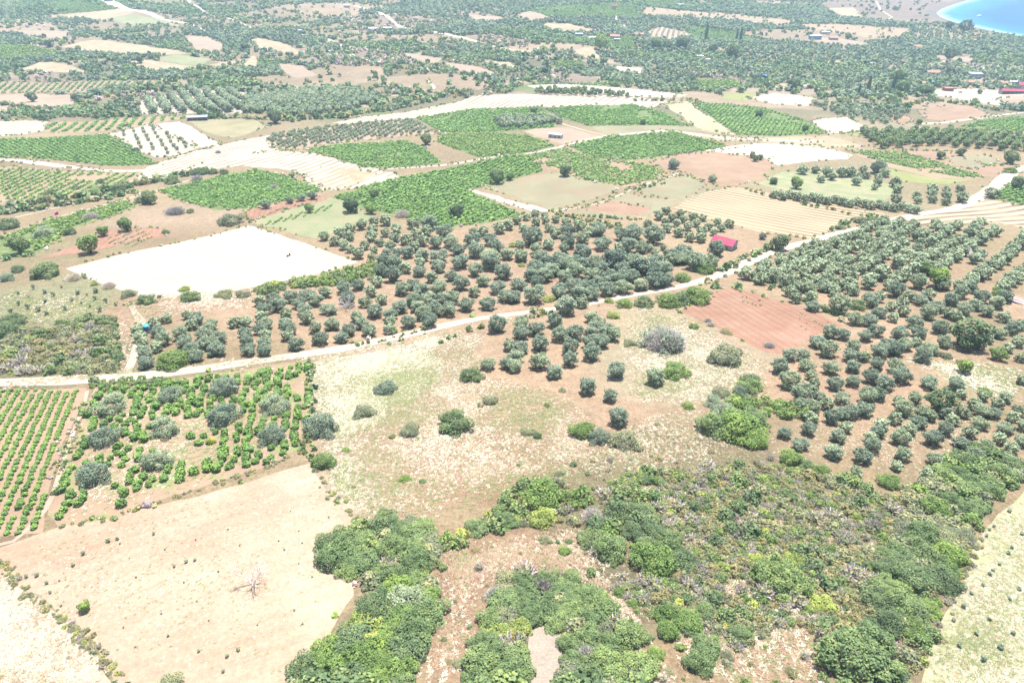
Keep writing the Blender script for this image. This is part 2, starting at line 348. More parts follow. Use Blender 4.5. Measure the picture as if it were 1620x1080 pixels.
# ---- field sheets
M['bleached'] = soil('bleached_stubble', [(.64, .55, .42), (.72, .63, .50), (.79, .71, .58)], .06, 1.6, .10, .015, .08, bump=.2, stripe=(wang((250, 455), (480, 395)), 4.5, (.58, .50, .36), .45))
M['stubble_tan'] = soil('tan_stubble', [(.42, .32, .19), (.50, .40, .26), (.55, .45, .31)], .08, 2, .12, .02, .12, bump=.2)
M['red'] = soil('red_tilled_soil', [(.39, .205, .135), (.45, .26, .18), (.49, .32, .23)], .12, 2.5, .16, .02, .14, weeds=((.36, .31, .19), .63, .3), bump=.4, stripe=(wang((1110, 475), (1230, 550)), 2.6, (.30, .155, .10), .22))
M['brown'] = soil('bare_brown_soil', [(.37, .245, .16), (.42, .285, .19), (.46, .33, .23)], .10, 2, .1, .02, .12, bump=.2)
M['pinksoil'] = soil('pinkish_soil', [(.43, .32, .235), (.49, .385, .28)], .1, 2, .12, .02, .12)
M['bare'] = soil('bare_tan_field', [(.49, .325, .22), (.55, .395, .28), (.59, .455, .33), (.66, .55, .42)], .045, 1.4, .16, .018, .13, weeds=((.40, .36, .22), .60, .30), bump=.5, stripe=(wang((100, 850), (480, 745)), 3.2, (.36, .23, .16), .09))
M['bareright'] = soil('pale_weedy_field', [(.56, .46, .34), (.46, .44, .26), (.62, .56, .42)], .10, 1.2, .22, .02, .1, weeds=((.36, .39, .17), .56, .2), bump=.3)
M['cream'] = soil('cream_dry_grass', [(.47, .35, .25), (.57, .46, .34), (.68, .59, .46)], .16, 1.2, .22, .03, .1, bump=.35)
M['pasture'] = soil('grey_green_pasture', [(.39, .28, .19), (.34, .31, .19), (.38, .36, .23)], .07, 1.6, .12, .03, .12, bump=.25)
M['greenfield'] = soil('low_green_crop', [(.28, .33, .17), (.35, .36, .20), (.42, .36, .22)], .08, 1.5, .14, .02, .12, bump=.3)
M['greybush'] = soil('olive_dry_grass', [(.33, .31, .17), (.40, .36, .21), (.44, .38, .24)], .08, 1.6, .18, .02, .12, bump=.3)
M['vinesoil'] = soil('vineyard_soil', [(.42, .28, .185), (.49, .36, .25)], .3, 2.5, .12, .03, .1, bump=.3)
M['vinesoilw'] = soil('weedy_vineyard_soil', [(.41, .28, .185), (.48, .36, .245)], .3, 2.5, .12, .03, .1, weeds=((.23, .30, .11), .52, .2), bump=.3)
M['vinegreen'] = soil('green_undergrowth', [(.13, .20, .07), (.20, .27, .10), (.34, .33, .17)], .25, 2, .2, .04, .1, bump=.4)
M['weedygreen'] = soil('weedy_green_ground', [(.28, .34, .16), (.36, .38, .21), (.48, .40, .27)], .12, 1.5, .2, .03, .1, bump=.3)
M['yellowgreen'] = soil('yellow_green_strip', [(.30, .33, .12), (.38, .38, .17)], .2, 2, .15, .03, .1)
M['road'] = soil('dirt_road', [(.56, .45, .35), (.66, .56, .45), (.75, .66, .54)], .25, 2, .10, .03, .1, bump=.2)
M['whitesoil'] = soil('white_stony_soil', [(.54, .46, .36), (.63, .55, .43)], .2, 1.2, .2, .03, .1)
M['gravel'] = soil('grey_pink_gravel', [(.42, .35, .28), (.51, .43, .345)], .6, 3, .2, .05, .08)
CLEAR = []   # world polygons where nothing grows by itself
_lift = [0.012]
def sheet(name, pts, mat, jit=1.0, clear=True, world=None, cellk=1.0, mats=None):
    Wp = poly_w(pts) if world is None else world
    per = []; n = len(Wp)
    for i in range(n):
        a, b_ = Wp[i], Wp[(i+1) % n]; L = np.hypot(*(b_-a)); k = max(1, int(L/max(2.0, L/40)))
        for j in range(k): per.append(a+(b_-a)*j/k)
    per = np.array(per)
    if jit:
        d = depth(np.column_stack([per, Hf(per[:, 0], per[:, 1])]))
        amp = jit*(.5+.0022*d); per = per+np.stack([(fbm(per[:, 0]+91, per[:, 1], 11, 3)-.5), (fbm(per[:, 0], per[:, 1]+57, 11, 3)-.5)], -1)*amp[:, None]*3
    mn, mx_ = per.min(0), per.max(0); size = max(mx_-mn); cell = max(2.2, size/55)*cellk
    X, Y = np.meshgrid(np.arange(mn[0], mx_[0], cell), np.arange(mn[1], mx_[1], cell)); Q = np.column_stack([X.ravel(), Y.ravel()])
    Q = Q[inside(Q, per)]
    if len(Q): Q = Q[edist(Q, per) > cell*.4]
    vs = [Vector(p) for p in per]+[Vector(p) for p in Q]; m_ = len(per)
    out = delaunay_2d_cdt(vs, [(i, (i+1) % m_) for i in range(m_)], [], 1, 1e-3)
    xy = np.array([(v.x, v.y) for v in out[0]]); _lift[0] += .0004
    z = H(xy[:, 0], xy[:, 1])+_lift[0]+.00005*np.maximum(0, xy[:, 1]-200)
    tris = [f for f in out[2]]
    me = bpy.data.meshes.new(name); me.from_pydata([(*p, zz) for p, zz in zip(xy, z)], [], [tuple(f) for f in tris]); me.materials.append(M[mat])
    me.update()
    for p in me.polygons: p.use_smooth = True
    if len(me.polygons) and me.polygons[0].normal.z < 0: me.flip_normals()
    o = link(name, me); tag(o, kind='structure')
    if clear: CLEAR.append(per)
    return per
def ribbon(name, pts, wpx, mat='road', wm=None, clear=True):
    """a road or path: pixel polyline, width in pixels at each node (horizontal size)"""
    c = P([p[0] for p in pts], [p[1] for p in pts]); d = depth(c); ww = np.asarray(wpx, float)*np.ones(len(pts))*d/F/2
    if wm: ww = np.full(len(pts), wm/2)
    s = np.concatenate([[0], np.cumsum(np.hypot(*np.diff(c[:, :2], axis=0).T))]); ss = np.linspace(0, s[-1], max(4, int(s[-1]/5)))
    x = np.interp(ss, s, c[:, 0]); y = np.interp(ss, s, c[:, 1]); hw = np.interp(ss, s, ww)
    if len(ss) > 9:
        kk = np.array([1, 2, 3, 2, 1])/9; x[2:-2] = np.convolve(x, kk, 'same')[2:-2]; y[2:-2] = np.convolve(y, kk, 'same')[2:-2]
    tx = np.gradient(x); ty = np.gradient(y); L = np.hypot(tx, ty); nx_, ny_ = -ty/L, tx/L
    hw = hw*(.78+.5*fbm(x, y, 9, 3)); 
    A = np.column_stack([x+nx_*hw, y+ny_*hw]); B = np.column_stack([x-nx_*hw, y-ny_*hw])
    Wp = np.concatenate([A, B[::-1]]); return sheet(name, None, mat, jit=.25, world=Wp, clear=clear)
M['strS1'] = soil('raked_straw_field', [(.53, .41, .255), (.61, .49, .33)], .1, 2, .14, .02, .06, stripe=(wang((1110, 335), (1300, 372)), 5.2, (.33, .22, .13), .7))
M['strS2'] = soil('raked_straw_field_right', [(.56, .45, .30), (.64, .53, .38)], .1, 2, .14, .02, .06, stripe=(wang((1430, 350), (1620, 330)), 7, (.28, .20, .125), .85))
M['strC'] = soil('harvested_pale_field', [(.60, .50, .38), (.70, .61, .48)], .08, 2, .07, .02, .06, stripe=(wang((240, 275), (430, 225)), 7, (.29, .24, .165), .6))
M['strT'] = soil('striped_tan_field', [(.45, .35, .25), (.52, .42, .31)], .1, 2, .1, .02, .08, stripe=(wang((1000, 70), (1010, 50)), 9, (.14, .14, .09), .8))
S = [
 ('bleached_field', [(103, 425), (250, 390), (395, 356), (480, 384), (568, 415), (500, 434), (430, 448), (360, 462), (300, 468), (235, 474), (200, 462), (150, 445)], 'bleached'),
 ('harvested_field', [(205, 285), (235, 262), (300, 242), (345, 230), (425, 213), (438, 222), (440, 237), (500, 243), (560, 256), (600, 268), (650, 283), (570, 297), (500, 303), (470, 270), (380, 262), (320, 272), (250, 285)], 'strC'),
 ('tan_field', [(445, 264), (520, 264), (565, 267), (600, 275), (560, 292), (520, 300), (490, 282)], 'stubble_tan'),
 ('bleached_strip', [(525, 195), (620, 180), (700, 166), (750, 152), (810, 149), (900, 148), (1010, 155), (1065, 160), (1030, 171), (950, 166), (880, 170), (780, 171), (700, 180), (620, 190), (560, 196)], 'strC'),
 ('pale_strip', [(832, 136), (890, 133), (1000, 141), (1085, 150), (1075, 154), (980, 152), (900, 144), (850, 141)], 'bleached'),
 ('bleached_corner_field', [(-40, 192), (75, 192), (68, 208), (40, 213), (-40, 219)], 'strC'),
 ('bleached_wedge', [(240, 197), (285, 193), (315, 208), (350, 228), (330, 236), (300, 230), (262, 212)], 'bleached'),
 ('dry_grass_field', [(298, 189), (400, 189), (428, 200), (370, 219), (340, 214), (315, 203)], 'greybush'),
 ('vineyard_ground', [(-60, 222), (60, 220), (165, 213), (200, 226), (250, 260), (170, 262), (80, 252), (-60, 247)], 'vinegreen'),
 ('vineyard_ground', [(-60, 263), (20, 264), (110, 272), (225, 274), (205, 288), (190, 300), (100, 318), (-60, 326)], 'vinesoilw'),
 ('vineyard_ground', [(250, 302), (330, 283), (405, 268), (450, 278), (510, 300), (490, 312), (440, 320), (400, 330), (340, 332), (300, 322)], 'vinegreen'),
 ('vineyard_ground', [(-40, 395), (40, 360), (120, 338), (200, 318), (215, 328), (170, 345), (110, 362), (95, 378), (50, 405), (-40, 412)], 'vinegreen'),
 ('vineyard_ground', [(480, 237), (560, 227), (640, 222), (670, 232), (700, 258), (640, 265), (575, 266), (530, 250)], 'vinegreen'),
 ('vineyard_ground', [(525, 312), (580, 294), (640, 280), (720, 264), (830, 243), (855, 262), (860, 272), (800, 286), (740, 302), (790, 325), (830, 342), (760, 355), (700, 362), (640, 345), (560, 325)], 'vinegreen'),
 ('vineyard_ground', [(700, 213), (780, 210), (835, 214), (880, 231), (820, 244), (760, 250), (730, 240), (690, 225)], 'vinegreen'),
 ('vineyard_ground', [(660, 187), (750, 173), (850, 170), (870, 186), (880, 203), (800, 208), (700, 211)], 'vinegreen'),
 ('vineyard_ground', [(860, 172), (940, 168), (1000, 165), (1050, 178), (1090, 200), (1000, 199), (930, 200), (890, 186)], 'vinegreen'),
 ('vineyard_ground', [(1095, 162), (1150, 164), (1210, 171), (1270, 190), (1310, 212), (1230, 216), (1170, 214), (1130, 190)], 'vinegreen'),
 ('vineyard_ground', [(900, 232), (960, 216), (1060, 207), (1110, 218), (1155, 232), (1090, 243), (1000, 254), (940, 250)], 'vinegreen'),
 ('vineyard_ground', [(815, 247), (895, 234), (940, 251), (1000, 256), (1030, 262), (1060, 275), (1020, 290), (990, 297), (930, 288), (900, 273), (860, 262)], 'vinesoil'),
 ('young_grove_ground', [(425, 222), (450, 208), (530, 200), (650, 190), (690, 212), (600, 219), (500, 230), (455, 238), (430, 235)], 'pinksoil'),
 ('young_grove_ground', [(172, 212), (235, 197), (275, 212), (316, 234), (280, 246), (250, 250), (200, 232)], 'whitesoil'),
 ('vineyard_ground', [(75, 194), (180, 188), (320, 183), (260, 192), (200, 204), (110, 210), (70, 210)], 'vinesoilw'),
 ('vineyard_ground', [(-60, 128), (100, 130), (250, 127), (225, 136), (150, 145), (60, 147), (-60, 149)], 'vinesoilw'),
 ('olive_rows_ground', [(222, 160), (300, 143), (385, 146), (383, 180), (300, 180), (222, 181)], 'whitesoil'),
 ('pasture', [(770, 297), (820, 282), (880, 273), (940, 285), (985, 298), (930, 318), (875, 333), (820, 314)], 'pasture'),
 ('bright_track', [(738, 300), (752, 301), (830, 322), (872, 333), (850, 338), (800, 322)], 'bleached'),
 ('mixed_plot', [(915, 331), (985, 305), (1060, 318), (1075, 322), (1010, 345), (930, 345)], 'pasture'),
 ('red_plot', [(920, 330), (960, 318), (1030, 330), (1010, 340), (960, 338)], 'red'),
 ('green_plot', [(1000, 300), (1050, 282), (1085, 277), (1120, 292), (1080, 315), (1030, 312)], 'pasture'),
 ('brown_field', [(1025, 258), (1080, 243), (1150, 234), (1190, 236), (1230, 256), (1210, 280), (1160, 297), (1130, 295), (1095, 278)], 'brown'),
 ('red_field', [(1075, 492), (1110, 472), (1155, 454), (1250, 480), (1335, 515), (1290, 530), (1240, 560), (1210, 557), (1130, 515)], 'red'),
 ('shed_yard', [(828, 208), (850, 203), (900, 202), (950, 216), (892, 229), (860, 220)], 'pinksoil'),
 ('raked_field', [(1065, 330), (1120, 302), (1160, 296), (1290, 317), (1405, 340), (1350, 352), (1290, 378), (1200, 366), (1100, 342)], 'strS1'),
 ('raked_field', [(1408, 352), (1480, 336), (1560, 316), (1660, 330), (1660, 372), (1580, 352), (1500, 358), (1440, 358)], 'strS2'),
 ('bleached_field', [(1110, 238), (1200, 227), (1290, 230), (1350, 245), (1340, 252), (1230, 262), (1210, 250)], 'bleached'),
 ('tan_field', [(1080, 212), (1180, 218), (1310, 216), (1372, 232), (1300, 234), (1200, 224), (1120, 224)], 'stubble_tan'),
 ('vineyard_ground', [(1340, 238), (1430, 240), (1500, 262), (1560, 282), (1480, 284), (1400, 262)], 'vinesoilw'),
 ('vineyard_ground', [(1570, 310), (1600, 292), (1660, 298), (1660, 330), (1600, 322)], 'vinegreen'),
 ('yellow_green_plot', [(1400, 265), (1480, 284), (1545, 284), (1500, 292), (1420, 288)], 'yellowgreen'),
 ('brown_field', [(1452, 176), (1490, 168), (1530, 167), (1572, 184), (1510, 194), (1465, 188)], 'brown'),
 ('brown_field', [(1400, 184), (1430, 181), (1448, 190), (1425, 198)], 'brown'),
 ('dirt_yard', [(1470, 142), (1540, 140), (1660, 148), (1660, 170), (1590, 168), (1540, 160), (1480, 152)], 'whitesoil'),
 ('ploughed_patch', [(1575, 158), (1600, 152), (1660, 154), (1660, 164), (1600, 164)], 'red'),
 ('vineyard_ground', [(1520, 200), (1560, 190), (1660, 180), (1660, 209), (1570, 208)], 'vinegreen'),
 ('pale_track_field', [(1530, 204), (1600, 209), (1660, 212), (1660, 218), (1580, 214)], 'brown'),
 ('brown_plot', [(1430, 240), (1500, 238), (1560, 262), (1610, 262), (1590, 282), (1540, 278)], 'brown'),
 ('green_plot', [(1495, 250), (1560, 245), (1585, 258), (1530, 268)], 'pasture'),
 ('garden_plot', [(395, 352), (450, 332), (520, 312), (560, 322), (590, 346), (545, 362), (500, 378), (450, 366)], 'greenfield'),
 ('red_bank', [(385, 335), (440, 322), (500, 310), (520, 315), (440, 336), (395, 350)], 'red'),
 ('red_plot', [(130, 385), (170, 365), (250, 360), (262, 372), (200, 385), (140, 400), (60, 410)], 'red'),
 ('bare_field', [(-60, 885), (100, 832), (300, 787), (490, 735), (520, 790), (572, 830), (562, 880), (562, 940), (520, 1010), (470, 1130), (215, 1130), (160, 1030), (60, 945), (-30, 905)], 'bare'),
 ('dry_grass_corner', [(-80, 900), (20, 915), (90, 975), (150, 1035), (215, 1130), (-80, 1150)], 'cream'),
 ('weedy_field', [(1660, 750), (1590, 800), (1545, 850), (1520, 930), (1480, 1010), (1440, 1130), (1700, 1150)], 'bareright'),
 ('vineyard_ground', [(-60, 616), (133, 615), (128, 650), (100, 700), (84, 760), (62, 846), (-60, 852)], 'vinesoil'),
 ('vineyard_ground', [(145, 612), (270, 600), (400, 583), (488, 570), (492, 640), (490, 700), (430, 737), (330, 765), (250, 792), (185, 818), (90, 834), (75, 815), (100, 735), (125, 685), (140, 640)], 'vinesoilw'),
 ('gravel_patch', [(835, 992), (858, 985), (888, 992), (888, 1030), (875, 1130), (815, 1130), (828, 1040)], 'gravel'),
 ('bare_patch', [(292, 56), (330, 58), (352, 72), (345, 86), (312, 82)], 'pinksoil'), ('bare_patch', [(438, 101), (475, 104), (502, 119), (470, 124), (450, 116)], 'pinksoil'),
 ('brown_bank', [(-40, 149), (60, 148), (120, 150), (118, 165), (60, 176), (-40, 178)], 'pinksoil'), ('bare_patch', [(820, 24), (838, 18), (872, 30), (840, 36)], 'pinksoil'), ('bare_patch', [(690, 97), (745, 104), (790, 118), (735, 116)], 'pinksoil'),
 ('bare_patch', [(640, 84), (700, 92), (690, 100), (645, 94)], 'pinksoil'), ('bare_patch', [(735, 20), (790, 26), (800, 36), (750, 34)], 'pinksoil'), ('bare_patch', [(1275, 60), (1340, 62), (1380, 74), (1320, 72)], 'pinksoil'), ('bare_patch', [(1480, 88), (1540, 92), (1530, 100), (1495, 98)], 'pinksoil'),
 ('bare_patch', [(1308, 97), (1328, 96), (1332, 102), (1312, 103)], 'stubble_tan'), ('bare_patch', [(1225, 134), (1246, 132), (1244, 142), (1226, 142)], 'stubble_tan'), ('bare_patch', [(810, 78), (840, 80), (838, 86), (812, 84)], 'stubble_tan'), ('tan_field', [(400, 88), (410, 96), (405, 110), (380, 104)], 'stubble_tan'),
 ('tan_field', [(405, 60), (440, 68), (482, 82), (470, 86), (405, 74)], 'stubble_tan'), ('weedy_field', [(1050, 166), (1090, 160), (1130, 190), (1165, 214), (1110, 208), (1085, 190)], 'bareright'), ('grass_strip', [(930, 200), (1000, 199), (1090, 200), (1150, 210), (1060, 206), (960, 214)], 'pasture'), ('grass_strip', [(1330, 212), (1380, 206), (1500, 206), (1640, 218), (1560, 214), (1450, 209), (1360, 216)], 'yellowgreen'),
 ('weedy_plot', [(1195, 290), (1240, 272), (1330, 270), (1420, 295), (1400, 322), (1300, 312), (1230, 300)], 'weedygreen'),
 ('brush_clearing', [(588, 882), (612, 870), (640, 872), (652, 884), (636, 893), (606, 895)], 'gravel'),
 ('green_field', [(80, 22), (170, 8), (190, 14), (110, 22)], 'vinegreen'),
 ('tan_field', [(92, 23), (190, 13), (215, 20), (160, 32), (110, 31)], 'stubble_tan'),
 ('olive_field', [(165, 30), (205, 22), (250, 30), (290, 44), (220, 40)], 'greenfield'),
 ('pale_plot', [(25, 50), (110, 50), (100, 61), (50, 59)], 'pinksoil'),
 ('tan_field', [(95, 75), (150, 63), (230, 72), (300, 86), (200, 88), (130, 80)], 'stubble_tan'),
 ('green_field', [(-30, 70), (60, 75), (110, 85), (50, 92), (-30, 88)], 'vinegreen'),
 ('green_field', [(240, 92), (280, 86), (335, 94), (318, 104), (260, 98)], 'greenfield'),
 ('tan_field', [(205, 98), (235, 95), (318, 105), (400, 92), (345, 108), (260, 113), (220, 106)], 'stubble_tan'),
 ('tan_field', [(30, 110), (65, 98), (140, 115), (85, 115)], 'stubble_tan'),
 ('tan_field', [(390, 62), (450, 68), (490, 84), (440, 76)], 'stubble_tan'),
 ('pale_plot', [(910, 80), (935, 74), (952, 96), (912, 88)], 'stubble_tan'),
 ('bleached_plot', [(966, 104), (1014, 108), (1014, 117), (985, 113)], 'bleached'),
 ('tan_field', [(768, 97), (810, 99), (810, 106), (775, 101)], 'stubble_tan'),
 ('striped_field', [(1022, 52), (1045, 43), (1095, 55), (1070, 62), (1040, 62)], 'strT'),
 ('tan_field', [(855, 38), (900, 38), (950, 49), (900, 52), (870, 46)], 'stubble_tan'),
 ('green_field', [(875, 97), (920, 97), (925, 106), (880, 108)], 'vinegreen'),
 ('green_field', [(1095, 128), (1160, 127), (1180, 138), (1110, 144)], 'vinegreen'),
 ('green_field', [(1140, 148), (1195, 147), (1180, 160), (1145, 158)], 'yellowgreen'),
 ('pale_plot', [(1185, 155), (1225, 147), (1290, 155), (1280, 168), (1220, 165)], 'whitesoil'),
 ('tan_field', [(1310, 14), (1350, 12), (1365, 30), (1340, 28)], 'stubble_tan'),
 ('white_stony_field', [(1280, 190), (1340, 186), (1375, 205), (1315, 212)], 'whitesoil'),
 ('vineyard_ground', [(690, 57), (740, 66), (810, 82), (770, 76)], 'vinegreen'),
]
SP = {}
for k, (nm, pts, mt) in enumerate(S): SP.setdefault(nm, []).append((pts, sheet(nm, pts, mt, jit=.35 if nm in ('red_field', 'bleached_field') else 1.0)))
# roads and tracks
M['trackpink'] = soil('pinkish_track', [(.50, .36, .28), (.58, .45, .36)], .3, 2, .12)
M['rut'] = soil('grassy_track_middle', [(.50, .41, .28), (.56, .48, .34)], .4, 2, .2)
_RP = [(-60, 606), (60, 603), (240, 594), (420, 569), (570, 546), (700, 516), (820, 496), (940, 478), (1060, 458), (1140, 434), (1210, 402), (1330, 368), (1470, 337), (1530, 324), (1600, 272)]; ROADC = P([a[0] for a in _RP], [a[1] for a in _RP])[:, :2]
ROAD = ribbon('dirt_road', [(-60, 606), (60, 603), (150, 600), (240, 594), (320, 584), (420, 569), (500, 558), (570, 546), (640, 530), (700, 516), (760, 503), (820, 496), (885, 488), (940, 478), (1000, 466), (1060, 458), (1110, 446), (1140, 434), (1175, 418), (1210, 402), (1270, 386), (1330, 368), (1400, 350), (1470, 337), (1530, 324), (1570, 300), (1600, 272), (1640, 262)], [27, 29, 29, 27, 25, 26, 25, 23, 21, 18, 17, 16, 14, 14, 14, 14, 18, 22, 22, 18, 16, 16, 16, 16, 20, 22, 22, 20])
ribbon('track_middle', [(-60, 605), (60, 602), (150, 599), (240, 593), (320, 583), (420, 568), (500, 557), (570, 545), (640, 529), (700, 515), (760, 502), (820, 495)], 2.4, 'rut')
ribbon('dirt_track', [(-60, 252), (20, 253), (90, 262), (160, 270), (225, 271), (260, 262)], [16, 16, 18, 17, 15, 12])
ribbon('dirt_track', [(137, 618), (132, 650), (112, 690), (98, 740), (82, 790), (66, 840), (40, 852), (-40, 870)], [5, 6, 6, 7, 8, 9, 9, 9], 'trackpink')
ribbon('dirt_track', [(20, 345), (110, 325), (160, 307), (230, 287), (330, 258), (420, 240)], [4, 5, 5, 6, 7, 6], 'road')
ribbon('dirt_track', [(60, 352), (140, 332), (210, 312), (255, 300), (290, 288), (340, 273)], [3, 3, 4, 4, 5, 5], 'road')
ribbon('dirt_track', [(610, 268), (700, 262), (770, 250), (830, 244), (900, 229), (960, 214), (1060, 207), (1160, 220), (1300, 224)], [9, 9, 7, 7, 8, 8, 14, 18, 14])
ribbon('dirt_track', [(870, 334), (910, 330), (960, 318), (1000, 300), (1040, 285), (1080, 272)], [5, 4, 3, 4, 5, 4])
ribbon('dirt_track', [(870, 186), (895, 198), (930, 208), (960, 215)], 3)
ribbon('dirt_track', [(1450, 196), (1500, 194), (1560, 186), (1610, 179), (1660, 178)], [9, 10, 9, 8, 8])
ribbon('dirt_track', [(1290, 378), (1240, 390), (1190, 412)], [8, 10, 10])
ribbon('dirt_track', [(150, -4), (185, 10), (240, 23), (280, 35), (325, 50)], [20, 18, 11, 8, 5])
ribbon('dirt_track', [(295, -4), (315, 14), (350, 27), (400, 45)], [5, 6, 5, 4])
ribbon('dirt_track', [(560, 9), (600, 20), (625, 38), (640, 46), (690, 52), (740, 62), (830, 82)], [8, 7, 6, 13, 12, 8, 5])
ribbon('dirt_track', [(400, 47), (470, 54), (520, 62), (560, 78)], [5, 7, 9, 8])
ribbon('dirt_track', [(530, 42), (590, 44), (640, 48)], [8, 10, 8], 'pinksoil')
ribbon('dirt_track', [(605, 153), (660, 149), (690, 140), (672, 125)], [3, 4, 5, 4])
ribbon('dirt_track', [(1545, 128), (1590, 121), (1660, 116)], [6, 5, 4])
ribbon('dirt_track', [(1385, 0), (1393, 16), (1412, 28), (1392, 35)], [3, 3, 3, 3], 'whitesoil')
ribbon('dirt_track', [(975, 22), (975, 32), (990, 42)], [2, 3, 3])
ribbon('track_verge', [(205, 480), (230, 520), (210, 570), (200, 592)], [8, 14, 12, 12], 'whitesoil')
print('setting done')
# ============================================================ PLANT PROTOTYPES
M['leaf_olive'] = leaf('olive_foliage', (.185, .235, .155), .66, 1.38, .34, (.215, .265, .185))
M['leaf_dark'] = leaf('dark_foliage', (.115, .175, .085), trans=.33)
M['leaf_green'] = leaf('green_foliage', (.145, .232, .068), trans=.33)
M['leaf_fig'] = leaf('mid_green_foliage', (.142, .212, .090), trans=.33)
M['leaf_lime'] = leaf('yellow_green_foliage', (.25, .32, .095), trans=.35)
M['leaf_fargreen'] = leaf('far_green_foliage', (.110, .185, .085), trans=.3)
M['leaf_farsage'] = leaf('far_sage_foliage', (.165, .195, .125), trans=.3)
M['leaf_far'] = leaf('far_olive_foliage', (.120, .175, .120), trans=.3)
M['leaf_vine'] = leaf('vine_foliage', (.130, .240, .068), trans=.33)
M['leaf_vinedull'] = leaf('pale_vine_foliage', (.15, .225, .11), trans=.35)
M['leaf_yellow'] = leaf('yellow_flowers', (.50, .44, .05))
M['leaf_broom'] = leaf('dry_olive_foliage', (.23, .235, .125), trans=.4)
M['leaf_sage'] = leaf('grey_green_foliage', (.215, .25, .155), trans=.4)
M['twig_grey'] = leaf('grey_twigs', (.34, .29, .29), .65, 1.4, .2, (.41, .36, .36))
M['twig_white'] = leaf('bleached_twigs', (.44, .40, .40), .75, 1.3, .0, (.50, .47, .46))
M['bark'] = plain('bark', (.16, .125, .095), .95, .1, .25, 3)
M['straw'] = leaf('straw', (.58, .53, .41), .8, 1.2, .45, (.64, .60, .48)); M['straw_pink'] = leaf('rusty_straw', (.36, .245, .165), .8, 1.2, .35, (.40, .29, .2))
M['grass_green'] = leaf('green_grass', (.22, .26, .12), .8, 1.25, .4)
def rdir(n, r=None):
    r = r or rng; v = r.normal(size=(n, 3)); return v/np.linalg.norm(v, axis=1)[:, None]
def quads(c, nrm, size, asp=1.0, r=None):
    """leaf quads at c, facing nrm"""
    r = r or rng; n = len(c); a = np.cross(nrm, rdir(n, r)); a /= np.linalg.norm(a, axis=1)[:, None]+1e-9
    b_ = np.cross(nrm, a); s = (size*(0.65+.7*r.random(n)))[:, None]
    u = a*s*.5; v = b_*s*.5*asp
    V = np.stack([c-u-v*.6, c+u*.9-v, c+u+v*.7, c-u*.8+v], 1).reshape(-1, 3)
    return V, np.arange(4*n).reshape(n, 4)
def crown(seed, nl, zc, hh, leaves, size, dome=False, ragged=.25, lobe=(.30, .46), asp=1.0, spread=.62):
    """unit crown (about 1 m wide): lobes of leaf faces around z=zc, half height hh"""
    r = np.random.default_rng(seed); C = []; R = []
    for i in range(nl):
        d = rdir(1, r)[0]; d[2] = (d[2]*.95 if r.random() < .62 else abs(d[2])) if not dome else abs(d[2])
        q = spread*.5*(.55+.55*r.random()) if i else .0
        c = np.array([d[0]*q, d[1]*q, zc+d[2]*hh*(.75 if not dome else .8)*(1 if i else 0)]); C.append(c); R.append(.5*(lobe[0]+(lobe[1]-lobe[0])*r.random()) if i else (.37 if nl > 10 else .5*lobe[1]*1.25))
    C = np.array(C); R = np.array(R); zs = hh/.5
    out = []; tt = []; need = leaves; tries = 0
    while need > 0 and tries < 12:
        k = r.choice(nl, need*2, p=R**2/(R**2).sum()); d = rdir(len(k), r); rad = R[k]*(1-ragged*r.random(len(k))**1.6+.10*r.random(len(k)))
        p = C[k]+d*rad[:, None]*np.array([1, 1, min(1, zs*1.05)])
        dd = np.linalg.norm((p[:, None]-C[None])/np.array([1, 1, min(1, zs*1.05)]), axis=2)/R[None]
        ok = (dd.min(1) > .66)
        if dome: ok &= p[:, 2] > .02
        p = p[ok]; d = d[ok]; kk = k[ok]; out.append((p[:need], d[:need], kk[:need])); need -= len(p[:need]); tries += 1
    p = np.concatenate([o_[0] for o_ in out]); d = np.concatenate([o_[1] for o_ in out]); kk = np.concatenate([o_[2] for o_ in out])
    nrm = d+rdir(len(p), r)*.95+np.array([0, 0, .6]); nrm /= np.linalg.norm(nrm, axis=1)[:, None]
    V, Fc = quads(p, nrm, np.full(len(p), size), asp, r)
    lobet = r.random(nl)*.5+.25; tint = np.clip(lobet[kk]+r.normal(size=len(p))*.27, 0, 1)
    return V, Fc, tint
def twigs(seed, n, hh, width, zc=0.0, thick=.012, length=.25, up=.5, trunk=True):
    """unit bare shrub: many thin rods fanning out"""
    r = np.random.default_rng(seed); d = rdir(n, r); d[:, 2] = np.abs(d[:, 2])*.9+.05
    s = r.random(n)**.6; base = d*np.array([.5*width, .5*width, hh])*(s*.8)[:, None]+np.array([0, 0, zc])
    dd = d+rdir(n, r)*.55+np.array([0, 0, up]); dd /= np.linalg.norm(dd, axis=1)[:, None]
    L = length*(.5+r.random(n)); a = np.cross(dd, rdir(n, r)); a /= np.linalg.norm(a, axis=1)[:, None]; a *= thick
    tip = base+dd*L[:, None]
    V = np.stack([base-a, base+a, tip+a*.5, tip-a*.5], 1).reshape(-1, 3)
    return V, np.arange(4*n).reshape(n, 4), np.clip(.3+s*.5+r.normal(size=n)*.15, 0, 1)
def cat(parts):
    V = []; Fc = []; T = []; Mi = []; o_ = 0
    for (v, f, t_), m in parts: V.append(v); Fc.append(f+o_); T.append(t_); Mi.append(np.full(len(f), m)); o_ += len(v)
    return np.concatenate(V), np.concatenate(Fc), np.concatenate(T), np.concatenate(Mi)
def tubeq(pts, rad, n=5):
    b_ = MB(); b_.tube(pts, rad, n, cap=False); f = np.array(b_.f); return np.array(b_.v), f, np.full(len(f), .5)
